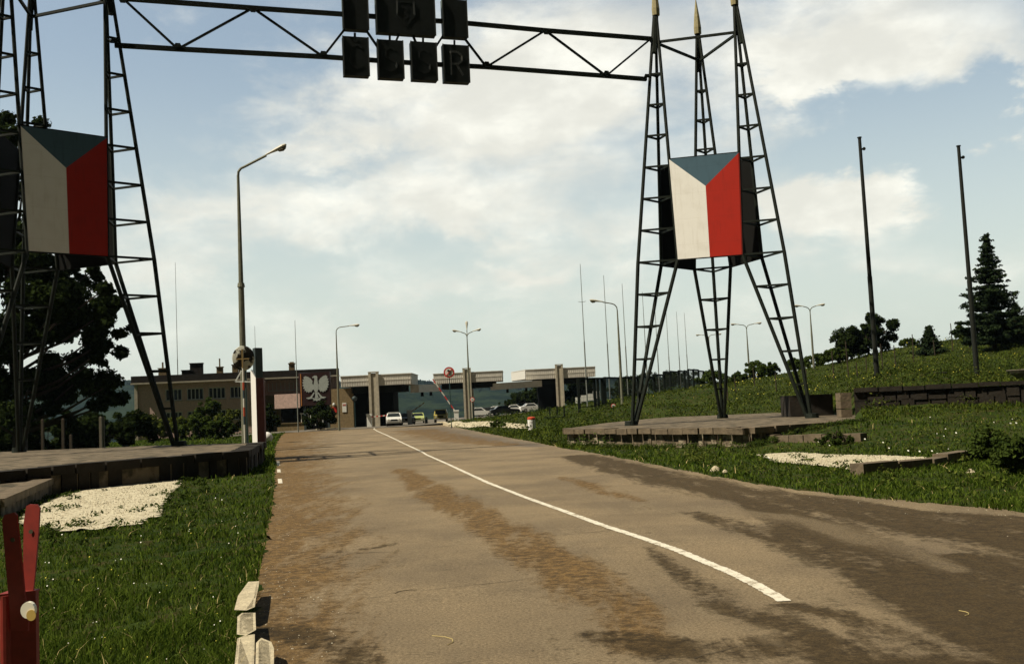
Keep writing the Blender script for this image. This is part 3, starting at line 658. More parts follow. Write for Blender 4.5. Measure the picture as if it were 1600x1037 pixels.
def street_lamp(base, H, arms, label, r=.10, hk=1., group=None, joint=.0):
    root = thing('street_lamp', base, label, 'street lamp', group); mb = MB(); zj = H*.58
    mb.tube((0, 0, -.3), (0, 0, zj), r*1.15, r*.95, 12); mb.tube((0, 0, zj-.15), (0, 0, zj+.1), r*1.25, r*1.05, 12) if joint else None
    mb.tube((0, 0, zj), (0, 0, H-.5), r*.9 if not joint else r*.8, r*.45, 10)
    mb.build('column', M['lamp'], root, smooth=False)
    for ln, ri, ang in arms:      # arm length, rise, azimuth
        dv = Vector((cos(ang), sin(ang), 0)); a = MB()
        pts = [Vector((0, 0, H-.55)), Vector((0, 0, H-.25))+dv*.03, Vector((0, 0, H-.05))+dv*.18, Vector((0, 0, H+.05))+dv*.4, dv*ln+Vector((0, 0, H+ri))]
        a.path(pts, r*.42, 8); am = a.build('arm', M['lamp'], root)
        h, g = MB(), MB(); lamp_head(h, g, pts[-1]-dv*.02, (pts[-1]-pts[-2])+Vector((0, 0, -.02)), hk)
        hd = h.build('lamp_head', M['lamphead'], am); g.build('lamp_bowl', M['lampglass'], hd)
    return root
def post_from(pxb, pyb, pxt, pyt, Y):
    b = at(pxb, pyb, Y); t = at(pxt, pyt, Y); return b, t.z
# near left lamp
bx = at(382, 640, 61); zb = gz(bx.x, 61); zt = at(372, 262, 61).z
street_lamp((bx.x, 61, zb), zt-zb-.0, [(1.75, .75, radians(8))], 'tall concrete coloured street lamp left of the road behind the round mirror', r=.19, hk=1.35, joint=1)
for (px, pb, pt, ptx, Y, arms, lab, gp, hk) in [
    (530, 662, 512, 527, 98, [(1.3, .12, 0)], 'single arm street lamp standing beside the eagle board', None, 1.),
    (735, 648, 520, 733, 104, [(.6, .12, 0), (.6, .12, pi), (.45, .35, pi/2)], 'double arm street lamp in front of the middle canopy', None, .9),
    (973, 640, 475, 961, 78, [(1.1, .2, pi)], 'single arm street lamp between the thin masts and right tower', None, 1.),
    (1172, 600, 508, 1168, 118, [(.9, .12, 0), (.9, .12, pi)], 'double arm street lamp seen under the right tower between its last legs', None, .9),
    (1273, 592, 480, 1267, 98, [(.6, .1, 0), (.6, .1, pi)], 'double arm street lamp just right of the right tower', None, .9),
    (1112, 600, 524, 1106, 150, [(1.0, .1, 0), (1.0, .1, pi)], 'small far double arm street lamp behind the middle tower leg', None, .9)]:
    b = at(px, pb, Y); zb = gz(b.x, Y); zt = at(ptx, pt, Y).z
    street_lamp((b.x, Y, zb), zt-zb, arms, lab, r=.10, hk=hk*1.0)
# flagpoles on the bank
def flagpole(px, pb, ptx, pt, Y, label):
    b = at(px, pb, Y); zb = gz(b.x, Y); H = at(ptx, pt, Y).z-zb; r = thing('flagpole', (b.x, Y, zb), label, 'flagpole', 'tall dark flagpoles on the right bank')
    m = MB(); m.tube((0, 0, -.3), (0, 0, H*.42), .135, .125, 12); m.tube((0, 0, H*.42), (0, 0, H), .11, .085, 12); m.build('pole', M['pole'], r)
    c = MB(); c.tube((0, 0, H), (0, 0, H+.05), .12, .12, 12); c.build('pole_cap', M['pole'], r)
    c = MB(); c.tube((.08, 0, H-.62), (.26, 0, H-.6), .05, .05, 8); c.tube((.2, -.03, H-.6), (.2, .03, H-.6), .09, .09, 10); c.build('pulley', M['pole'], r)
flagpole(1371, 596, 1338, 216, 53, 'dark bare flagpole on the bank, the one nearer the right tower')
flagpole(1527, 591, 1498, 229, 53, 'dark bare flagpole on the bank in front of the fir tree')
mg = 'thin grey masts around the checkpoint'
for k, (pb, yb, pt, yt, Y, lab) in enumerate([(918, 632, 914, 412, 88, 'tallest thin mast, right of the right canopy'), (954, 632, 945, 430, 92, 'thin mast crossing the arm of the single arm lamp'), (982, 625, 974, 443, 96, 'thin mast just left of the right tower'),
        (1013, 622, 1007, 456, 100, 'thin mast seen inside the front left tower leg'), (1031, 615, 1025, 476, 108, 'thin mast just right of the front left tower leg'), (1048, 610, 1042, 486, 116, 'thin mast left of a close pair behind the mesh fence'), (1064, 607, 1055, 487, 122, 'thin mast, first of a close pair behind the mesh fence'), (1076, 603, 1063, 489, 128, 'thin mast, second of a close pair behind the mesh fence'),
        (279, 640, 274, 410, 125, 'thin mast rising behind the left end of the brick building'), (466, 668, 464, 500, 100, 'thin dark pole beside the left edge of the eagle board'), (400.5, 600, 400, 509, 128, 'short thin mast behind the slate pylon top')]):
    b = at(pb, yb, Y); zb = gz(b.x, Y); H = at(pt, yt, Y).z-zb
    r = thing('mast', (b.x, Y, zb), lab, 'mast', mg); m = MB(); m.tube((0, 0, -.2), (0, 0, H*.45), .06, .055, 8); m.tube((0, 0, H*.45), (0, 0, H), .04, .022, 6); m.build('pole', M['mast'], r)
    if k == 0: c = MB(); c.path([(-.35, 0, H*.73+.06), (-.12, 0, H*.73), (.12, 0, H*.73), (.35, 0, H*.73+.06)], .02, 5); c.build('bracket', M['mast'], r)

# ------------------------------------------------------------------ checkpoint canopies
def canopy(Y, x0, x1, colpx, topy, boty, fy0, fy1, side, label, K=0.):
    # x0..x1 picture columns of the long front fascia; side = +1/-1 which end runs away
    base = at(colpx, boty, Y); zb = gz(base.x, Y); a = at(x0, (fy0+fy1)/2, Y).x; b = at(x1, (fy0+fy1)/2, Y).x
    root = thing('checkpoint_canopy', (base.x, Y, zb), label, 'canopy', 'concrete canopies over the checkpoint lanes'); X0, X1 = a-base.x, b-base.x
    xm = (x0+x1)/2; zt = at(xm, fy0, Y).z-zb; zl_ = at(xm, fy1, Y).z-zb; D = 7.5
    # roof box flares outwards: wider at the top than at the soffit
    f = MB(); nrib = int((X1-X0)/.28)
    f.hexa([(X0+.04, .03, zl_), (X1-.04, .03, zl_), (X1-.04+K, D-.03, zl_), (X0+.04+K, D-.03, zl_), (X0, 0, zt), (X1, 0, zt), (X1+K, D, zt), (X0+K, D, zt)])
    for k in range(nrib+1):
        x = X0+.12+(X1-X0-.3)*k/nrib; f.hexa([(x, -.015, zl_+.03), (x+.07, -.015, zl_+.03), (x+.07, .06, zl_+.03), (x, .06, zl_+.03), (x, -.02, zt-.03), (x+.07, -.02, zt-.03), (x+.07, .05, zt-.03), (x, .05, zt-.03)])
    f.box(X0-.02, -.035, (zt+zl_)/2-.02, X1+.02, .05+.1, (zt+zl_)/2+.04); f.hexa([(X0-.05, -.08, zt+.003), (X1+.05, -.08, zt+.003), (X1+.05+K, D+.05, zt+.003), (X0-.05+K, D+.05, zt+.003), (X0-.05, -.08, zt+.08), (X1+.05, -.08, zt+.08), (X1+.05+K, D+.05, zt+.08), (X0-.05+K, D+.05, zt+.08)])
    f.build('fascia', M['fascia'], root)
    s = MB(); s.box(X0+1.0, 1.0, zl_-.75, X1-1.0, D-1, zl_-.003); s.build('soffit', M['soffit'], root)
    c = MB(); w = .42
    H = at(colpx, topy, Y).z-zb
    for sx in (-1, 1): c.box(sx*w-.14, -.28, -.3, sx*w+.14, .18, H)
    c.box(-w+.142, -.16, -.3, w-.142, .10, H-.05); c.box(-w-.16, -.30, H+.003, w+.16, .2, H+.12)
    c.build('column', M['concrete'], root)
    c2 = MB(); c2.box(-.5, D-.4, -.3, .5, D, zl_-.76); c2.build('rear_column', M['concrete'], root)
    return root, X0, X1, zl_, zb
gc = 'concrete canopies over the checkpoint lanes'
c1, a0, a1, z1, zb1 = canopy(111, 532, 643, 586.5, 582, 665, 586, 602, 1, 'left concrete canopy whose column stands at the far end of the white road line')
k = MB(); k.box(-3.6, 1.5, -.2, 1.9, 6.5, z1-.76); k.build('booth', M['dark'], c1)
c2, b0_, b1_, z2, zb2 = canopy(136, 677, 785.5, 732, 576, 645, 582, 597, 1, 'middle concrete canopy behind the double arm lamp')
c3, d0_, d1_, z3, zb3 = canopy(142, 821, 930.5, 876.5, 570, 637, 575.5, 590.5, -1, 'right concrete canopy beside the grassy bank', K=-2.0)
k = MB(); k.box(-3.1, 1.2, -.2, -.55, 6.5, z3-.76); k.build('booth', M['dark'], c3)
k = MB(); k.hexa([(d0_-.06, -.02, z3+.1), (d0_-.02, -.02, z3+.1), (d0_-2.02, 7.4, z3+.1), (d0_-2.06, 7.4, z3+.1), (d0_-.06, -.02, z3+1.3), (d0_-.02, -.02, z3+1.3), (d0_-2.02, 7.4, z3+1.3), (d0_-2.06, 7.4, z3+1.3)])
k.build('end_fascia', M['fasciawhite'], c3)
for pa, pb in (((648, 607, 115), (682, 606, 134)), ((770, 604, 137), (843, 599, 143))):
    p, q_ = at(*pa), at(*pb); r = thing('linking_beam', p, 'thin roof beam bridging the '+('left and middle' if pa[0] < 700 else 'middle and right')+' canopies', 'beam'); b = MB()
    d = q_-p; n = Vector((-d.y, d.x, 0)).normalized()*.5; u = Vector((0, 0, .45))
    b.hexa([-n-u, d-n-u, d+n-u, n-u, -n+u, d-n+u, d+n+u, n+u]); b.build('girder', M['fascia'], r)
    b = MB()
    for t in (.3, .7): c = d*t-u; b.tube(c, c-Vector((0, 0, .5)), .16, .2, 8)
    b.build('traffic_light', M['dark'], r)

# ------------------------------------------------------------------ brick building
bo = at(217, 690, 117); be = at(452, 675, 120); bd = Vector((be.x-bo.x, be.y-bo.y, 0)); BL = bd.length; brz = math.atan2(bd.y, bd.x)
bz = gz(bo.x, bo.y)-.1
bld = thing('brick_building', (bo.x, bo.y, bz), 'long two storey flat roofed brick building with bands of white framed windows', 'building', rz=brz)
def bx_(px, py):    # picture point onto the facade plane, in the building's own frame
    n = Vector((-bd.y, bd.x, 0)); d = ray(px, py); o = Vector((0, 0, EYE)); k = (Vector((bo.x, bo.y, 0))-o).dot(n)/d.dot(n); p = o+d*k
    v = p-Vector((bo.x, bo.y, 0)); return v.dot(bd.normalized()), p.z-bz
HT = bx_(217, 588)[1]; XE = bx_(411, 600)[0]
wins = []
for x0, x1 in ((258, 375), (408, 525), (557, 677), (707, 822)):
    for (y0, y1) in ((300, 375), (458, 525)):
        u0, v1 = bx_(200+x0*.225, 540+(y0-(x0-258)*.03)*.225); u1, v0 = bx_(200+x1*.225, 540+(y1-(x0-258)*.028)*.225); wins.append((u0, u1, v0, v1))
ws = sorted(set((round(a, 3), round(b, 3)) for a, b, _, _ in wins)); up = [w for i, w in enumerate(wins) if i % 2 == 0]; dn = [w for i, w in enumerate(wins) if i % 2 == 1]
zu0 = sum(w[2] for w in up)/4; zu1 = sum(w[3] for w in up)/4; zd0 = sum(w[2] for w in dn)/4; zd1 = sum(w[3] for w in dn)/4
xs = [(w[0], w[1]) for w in up]; D = 11.
w = MB(); HW = HT-.95
bands = [(-.6, zd0), (zd1, zu0), (zu1, HW)]
for z0_, z1_ in bands: w.box(0, 0, z0_, XE, .35, z1_)
ed = [0]+[v for a in xs for v in a]+[XE]
for i in range(0, len(ed), 2):
    for z0_, z1_ in ((zd0, zd1), (zu0, zu1)): w.box(ed[i], 0, z0_+.0005, ed[i+1], .35, z1_-.0005)
w.box(0, .351, -.6, .35, D, HW); w.box(XE-.35, .351, -.6, XE, D, HW); w.box(.351, D-.35, -.6, XE-.351, D, HW); w.box(.36, 1.2, -.6, XE-.36, 1.3, HW)
w.build('wall', M['brick'], bld)
w = MB(); w.box(-.35, -.30, -.6, -.003, .3, HW+.2); w.box(-.35, .31, -.6, -.003, 4, HW); w.build('corner_pilaster', M['concrete'], bld)
w = MB(); w.box(-.6, -.85, HW+.003, XE+9, D+.4, HT); w.build('roof', M['roof'], bld); rf = bld.children[-1]
w = MB(); w.box(-.65, -.9, HW-.02, XE+9.05, -.853, HW+.16); w.build('gutter', M['concrete'], rf)
for (px, w2, h2, pw, ph) in ((249, .9, .9, .16, 1.7), (294, .0, 0, 0, 0), (303, 1.45, 1.35, 0, 0), (340, .7, .8, .14, 1.9), (364.5, .65, 1.0, .3, 1.25), (288, 1.2, .55, 0, 0), (455, .7, .9, .5, 1.15), (373, .4, .6, 0, 0)):
    if not w2: continue
    u, _ = bx_(px, 585); cbm = MB(); cbm.box(u-w2/2, 2, HT+.003, u+w2/2, 3, HT+h2); cbm.box(u-w2/2-.08, 1.92, HT+h2+.003, u+w2/2+.08, 3.08, HT+h2+.1)
    if pw: cbm.box(u-pw/2, 2.3, HT+h2+.103, u+pw/2, 2.6, HT+ph)
    cbm.build('chimney', M['brick2'] if w2 < 1 else M['roof'], rf)
for (u0, u1, v0, v1) in [(a, b, zu0, zu1) for a, b in xs]+[(a, b, zd0, zd1) for a, b in xs]:
    f = MB(); t = .10
    f.box(u0, .12, v0, u1, .2, v0+t); f.box(u0, .12, v1-t, u1, .2, v1)
    n = 4
    for i in range(n+1): x = u0+(u1-u0-t)*i/n; f.box(x, .115, v0+t+.001, x+t, .205, v1-t-.001)
    fo = f.build('window', M['frame'], bld); g = MB(); g.box(u0+.01, .15, v0+.01, u1-.01, .17, v1-.01); g.build('pane', M['glass'], fo)
    s = MB(); s.box(u0-.1, -.12, v0-.12, u1+.1, -.003, v0-.02); s.build('sill', M['concrete'], fo)
# recessed right wing behind the sign board
u0 = XE+.003; w = MB(); w.box(u0, 1.4, -.6, u0+2.2, 1.7, HW-1.9); w.box(u0+2.201, 1.0, 1.9, u0+9, 1.3, HW-1.9); w.build('stone_wing_wall', M['brick2'], bld)
w = MB(); w.box(u0, 2.6, HW-1.89, u0+9, 2.8, HW); w.build('upper_wing_wall', M['brick'], bld)
f = MB()
for i in range(9): x = u0+.4+i*.5; f.box(x, 2.52, HW-1.3, x+.06, 2.598, HW-.4)
f.box(u0+.4, 2.52, HW-1.37, u0+4.5, 2.598, HW-1.301); f.build('window_band', M['frame'], bld)
# entrance block right of the board, with wall and plaques
def slab_at(name, label, cat, px0, px1, py0, py1, Y, depth, m, part, group=None):
    a = at(px0, py1, Y); b = at(px1, py0, Y); zb = min(a.z, gz(a.x, Y)-.1) if py1 > 640 else a.z
    r = thing(name, (a.x, Y, zb), label, cat, group); k = MB(); k.box(0, 0, 0, b.x-a.x, depth, b.z-zb); k.build(part, m, r); return r, b.x-a.x, b.z-zb
ent, wE, hE = slab_at('entrance_wing', 'dark glazed entrance bay with white door frames below the eagle board', 'building wing', 440, 516, 612, 672, 115, 8, M['dark'], 'recess')
k = MB()
k.box(-.6, -.5, hE-1.65, 2.3, -.003, hE-.02); k.build('pale_panel', M['brick'], ent)
k = MB(); k.box(-.4, -.35, -.1, 2.8, -.003, .95); k.box(-.9, -.45, .953, 3.0, .0-.003, 1.03); k.build('parapet', M['brick2'], ent)
k = MB(); zt_ = hE-2.4
for x in (2.3, 2.75, 3.1, 3.35, 3.9, 4.3, 4.75): k.box(x, -.12, .6, x+.07, -.04, zt_)
k.box(2.2, -.13, zt_+.001, 5.2, -.03, zt_+.12); k.build('door_frame', M['frame'], ent)
wl, wW, hW = slab_at('stone_gate_wall', 'yellow brown stone wall with two notice plaques between eagle board and left canopy', 'wall', 516.5, 551, 606, 668, 112, .6, M['brick2'], 'masonry')
def board(parent, x0, z0, x1, z1, m, name, y=-.06): k = MB(); k.box(x0, y, z0, x1, -.003, z1); return k.build(name, m, parent)
def zz(py, px=530, Y=112): return at(px, py, Y).z-wl.location.z
def xx(px, py=640, Y=112): return at(px, py, Y).x-wl.location.x
board(wl, xx(518.5), zz(643.8), xx(526.3), zz(635.5), M['signred'], 'red_plaque'); b_ = board(wl, xx(535), zz(644), xx(541.5), zz(629.5), M['signwhite'], 'white_plaque')
k = MB()
for zq in (632, 633.6): k.box(xx(535.8), -.075, zz(zq)-.02, xx(540.8), -.062, zz(zq)+.03)
k.build('lettering', M['signred'], b_)
k = MB(); k.lathe((xx(522.2), -.10, zz(633.5)), [(.02, 0), (.14, .06), (.16, .18), (.10, .3), (.02, .34)], 10); k.build('wall_lamp', M['frame'], wl)
# blue globe post in front of the dark booth
g_ = G(555.5, 667, 108); r = thing('globe_lamp', g_, 'small pale globe lamp on a thin post before the dark booth', 'lamp'); k = MB(); k.tube((0, 0, -.1), (0, 0, 2.9), .045, .04, 8); k.build('post', M['signpost'], r); k = MB()
k.lathe((0, 0, 2.85), [(.05, 0), (.24, .1), (.3, .28), (.24, .46), (.05, .56)], 12); k.build('globe', M['pylontop'], r, smooth=True)

# ------------------------------------------------------------------ eagle board
Ye = 108; ea = at(471, 634, Ye); eb = at(515, 580.5, Ye); EW = eb.x-ea.x; EH = eb.z-ea.z; zg = gz(ea.x, Ye)
eag = thing('eagle_board', (ea.x, Ye, zg), 'large dark maroon board bearing a pale spread eagle, on posts by the bush', 'sign board'); oz = ea.z-zg
k = MB(); k.hexa([(0, 0, oz), (EW, .0, oz), (EW, .5, oz), (-.1, .5, oz), (0, 0, oz+EH-.05), (EW, 0, oz+EH), (EW, .5, oz+EH), (-.35, .5, oz+EH)]); k.build('board', M['maroon'], eag)
k = MB(); k.hexa([(-.02, -.03, oz), (.06, -.03, oz), (.06, -.003, oz), (-.02, -.003, oz), (-.02, -.03, oz+EH-.1), (.06, -.03, oz+EH-.1), (.06, -.003, oz+EH-.1), (-.02, -.003, oz+EH-.1)]); k.add([(-.14, .52, oz), (-.02, -.003, oz), (-.02, -.003, oz+EH-.08), (-.14, .52, oz+EH-.08)], [(0, 1, 2, 3)]); k.build('lit_edge', M['orange'], eag)  # orange strip paints in sunlight along the board's left edge
for x in (.3, EW-.3): k = MB(); k.box(x-.1, .1, -.2, x+.1, .3, oz-.003); k.build('post', M['pylontop'], eag)
def E(x, y):   # pixels of the enlarged crop (123..500 across, 95..600 down) to board metres
    return Vector(((x-98)/415*EW, -.06, oz+(598-y)/498*EH))
wing = [(285, 300), (262, 268), (268, 230), (240, 190), (205, 163), (165, 150), (140, 170), (150, 195), (125, 205), (142, 232), (118, 245), (140, 270), (120, 290), (145, 312), (132, 335), (158, 345), (150, 372), (172, 372), (178, 400), (195, 382), (210, 408), (225, 385), (245, 398), (262, 365), (290, 350)]
def mir(P): return [(622-x, y) for x, y in P]
body = [(268, 185), (262, 172), (280, 158), (300, 147), (325, 150), (338, 170), (336, 215), (345, 270), (352, 320), (345, 360), (330, 400), (300, 400), (282, 360), (275, 310), (285, 260), (295, 210), (290, 180)]
tail = [(300, 401), (332, 401), (335, 450), (350, 490), (385, 505), (360, 515), (372, 530), (335, 522), (320, 540), (305, 522), (262, 532), (280, 515), (262, 505), (292, 490), (300, 450)]
legL = [(278, 400), (250, 440), (225, 470), (170, 478), (178, 490), (205, 488), (185, 505), (215, 498), (245, 495), (300, 498), (300, 488), (250, 484), (295, 405)]
k = MB()
for P in (wing, mir(wing), body, tail, legL, mir(legL)):
    a = sum(P[i][0]*P[(i+1) % len(P)][1]-P[(i+1) % len(P)][0]*P[i][1] for i in range(len(P)))
    Pq = P if a > 0 else P[::-1]
    off = Vector((0, -.012 if P is body else 0, 0))
    k.prism([E(x, y)+off for x, y in Pq], (0, .055, 0))
k.build('eagle_relief', M['eagle'], eag)

# ------------------------------------------------------------------ mirror post, triangle sign, pylon
Yp = 55
g_ = G(383, 692, Yp); r = thing('traffic_mirror', g_, 'round mirror with painted reflections on a red, white and dark striped pole by the left verge', 'traffic mirror'); k = MB()
zt_ = at(383, 560, Yp).z-g_.z; rr = .0178*Yp/1.0*.5*1.0
def zpx(py): return at(383, py, Yp).z-g_.z
seg = [(692, 663, 'stripewhite'), (663, 650, 'stripeblue'), (650, 636, 'stripered'), (636, 622, 'stripewhite'), (622, 609, 'stripeblue'), (609, 597, 'stripered'), (597, 545, 'stripewhite')]
for i, (a, b, m) in enumerate(seg):
    k.tube((0, 0, zpx(a)-(.3 if i == 0 else -.002)), (0, 0, zpx(b)), .055, n=10, mi=('stripewhite', 'stripeblue', 'stripered').index(m))
k.build('pole', [M['stripewhite'], M['stripeblue'], M['stripered']], r)
k = MB(); n = 28; R_ = .60; c = Vector((0, .12, zpx(559)))
dv = Vector((.25, -1, 0)).normalized(); sd = Vector((-dv.y, dv.x, 0)); up_ = Vector((0, 0, 1))
rings = [(1., 0), (.97, .03), (.6, .09), (.02, .12)]
vs = [c+sd*cos(2*pi*i/n)*R_*q+up_*sin(2*pi*i/n)*R_*1.15*q+dv*o for q, o in rings for i in range(n)]
vs += [c+sd*cos(2*pi*i/n)*R_+up_*sin(2*pi*i/n)*R_*1.15-dv*.06 for i in range(n)]
fs = [(j*n+i, j*n+(i+1) % n, (j+1)*n+(i+1) % n, (j+1)*n+i) for j in range(3) for i in range(n)]+[tuple(3*n+i for i in range(n))]+[(i, (i+1) % n, 4*n+(i+1) % n, 4*n+i) for i in range(n)]+[tuple(4*n+i for i in range(n))]
k.add(vs, fs); mo = k.build('mirror_disc', M['mirror'], r)
k = MB(); k.box(-.36, -.12, zpx(560.5)-.03, .38, -.06, zpx(560.5)+.03); k.box(-.03, -.13, zpx(575), .03, -.07, zpx(545)); k.build('bracket', M['rust'], r)
g_ = G(386.5, 690, 60); r = thing('triangle_sign', g_, 'white edged triangular sign frame behind the round mirror', 'sign'); k = MB(); k.tube((0, 0, -.2), (0, 0, at(386, 570, 60).z-g_.z), .035, n=8); k.build('post', M['signpost'], r)
A_, B_, C_ = [at(*p, 60)-g_-Vector((0, .1, 0)) for p in ((368.5, 596), (414, 596.5), (391, 556))]; k = MB()
for a, b in ((A_, B_), (B_, C_), (C_, A_)): k.beam(a, b, .07)
k.build('frame', M['frame'], r)
Yq = 58; pb = G(398, 687, Yq); r = thing('border_pylon', pb, 'tall three sided border pylon, white narrow face beside a dark red face', 'pylon'); k = MB()
def qx(px, py): v = at(px, py, Yq)-pb; return v
zb_ = qx(395, 688).z-.2; w0 = qx(389.5, 640).x; w1 = qx(400.8, 640).x; w2 = qx(409.5, 640).x; zt = qx(400, 543).z; zs = qx(390, 577).z; zs2 = qx(400, 590).z
k.hexa([(w0, .5, zb_), (w1, 0, zb_), (w1+.01, .8, zb_), (w0+.1, .9, zb_), (w0, .5, zs), (w1, 0, zs2), (w1+.01, .8, zs2), (w0+.1, .9, zs)]); k.build('white_face', M['pylonwhite'], r)
k = MB(); k.hexa([(w1+.012, 0.0, zb_), (w2, .45, zb_), (w2, .8, zb_), (w1+.012, .8, zb_), (w1+.012, 0.0, zs2), (w2, .45, zs2), (w2, .8, zs2), (w1+.012, .8, zs2)]); k.build('red_face', M['pylonred'], r)
k = MB(); k.hexa([(w0+.15, .5, zs+.003), (w1+.012, .0, zs2+.003), (w2, .45, zs2+.003), (w1, .9, zs+.003), (w0+.15, .5, zt), (w1+.01, .0, zt), (w2, .45, zt), (w1, .9, zt)]); k.build('slate_top', M['pylontop'], r)
g_ = G(416, 667, 75); k = MB(); k.lathe((0, 0, -.1), [(.2, 0), (.42, .2), (.48, .45), (.38, .72), (.12, .86)], 14); o = k.build('garden_boulder', M['pylonwhite'], smooth=True, label='white painted round boulder on the grass beside the border pylon', cat='boulder'); o.location = g_

# ------------------------------------------------------------------ road signs, marker, barriers
def round_sign(px, py, pyb, Y, R_, label, kind_):
    g_ = G(px+2, pyb, Y); zc_ = at(px, py, Y).z-g_.z; r = thing('road_sign', g_, label, 'road sign'); k = MB(); k.tube((0, .05, -.2), (0, .05, zc_+R_*.6), .04, n=8); k.build('post', M['signpost'], r)
    k = MB(); k.tube((0, 0, zc_), (0, -.03, zc_), R_, n=28); d_ = k.build('sign_disc', M['signred'], r)
    k = MB(); k.tube((0, -.033, zc_), (0, -.042, zc_), R_*.74, n=28); k.build('sign_face', M['signwhite'], d_)
    if kind_ == 'turn':
        k = MB(); a = .045; f = lambda x, z: Vector((x*R_, -.05, zc_+z*R_))
        for p, q in ((( .12, -.5), (.22, .15)), ((.22, .15), (.12, .3)), ((.12, .3), (-.25, .32)), ((-.25, .32), (-.05, .45)), ((-.25, .32), (-.08, .17))): k.beam(f(*p), f(*q), .06*R_/.3)
        k.build('arrow', M['signblack'], d_)
        k = MB(); k.beam(Vector((-.50*R_, -.062, zc_-.55*R_)), Vector((.50*R_, -.062, zc_+.55*R_)), .06); k.build('slash', M['signred'], d_)
    else:
        k = MB(); k.box(-R_*.45, -.055, zc_-R_*.12, R_*.45, -.044, zc_+R_*.12); k.build('bar', M['signblack'], d_)
round_sign(703, 581.5, 660, 88, .48, 'red ringed no turn sign with slashed black arrow on a tall green post', 'turn')
round_sign(737, 624, 646, 100, .24, 'small red ringed sign with a dark bar beside the middle canopy column', 'bar')
round_sign(957, 634, 646, 84, .20, 'small red ringed sign low on the bank inside the mesh fence', 'bar')
g_ = G(831, 671, 70); r = thing('border_stone', g_, 'stubby white border stone with a red top on the grass verge', 'border stone'); k = MB(); k.lathe((0, 0, -.1), [(.27, 0), (.27, .82), (.26, .83)], 14); k.build('shaft', M['pylonwhite'], r); k = MB(); k.lathe((0, 0, .735), [(.285, 0), (.285, .11), (.2, .17), (.02, .19)], 14); k.build('red_top', M['stripered'], r)
def boom(pts, Y, label, foot=None):
    a = at(*pts[0], Y); b = at(*pts[1], Y); g_ = Vector((a.x, Y, gz(a.x, Y))); r = thing('barrier_boom', g_, label, 'barrier'); n = 8; k = MB(); a = a-g_; b = b-g_
    for i in range(n): k.beam(a.lerp(b, i/n+.003), a.lerp(b, (i+1)/n-.003), .12, i % 2)
    k.build('boom', [M['stripewhite'], M['rust'] if 'half' in label else M['signred']], r)
    k = MB(); k.box(-.25, -.2, -.1, .25, .25, max(a.z, .5)+.15); k.box(-.3, -.25, max(a.z, .5)+.153, .3, .3, max(a.z, .5)+.35); k.build('stand', M['signwhite'], r)
boom(((577, 651.5), (605, 648.5)), 109, 'lowered white barrier boom in front of the left canopy column')
boom(((640, 645), (663, 629)), 116, 'half raised striped barrier boom behind the white car')
boom(((713, 645), (676, 592)), 112, 'raised red and white barrier boom left of the no turn sign')
mb = MB()
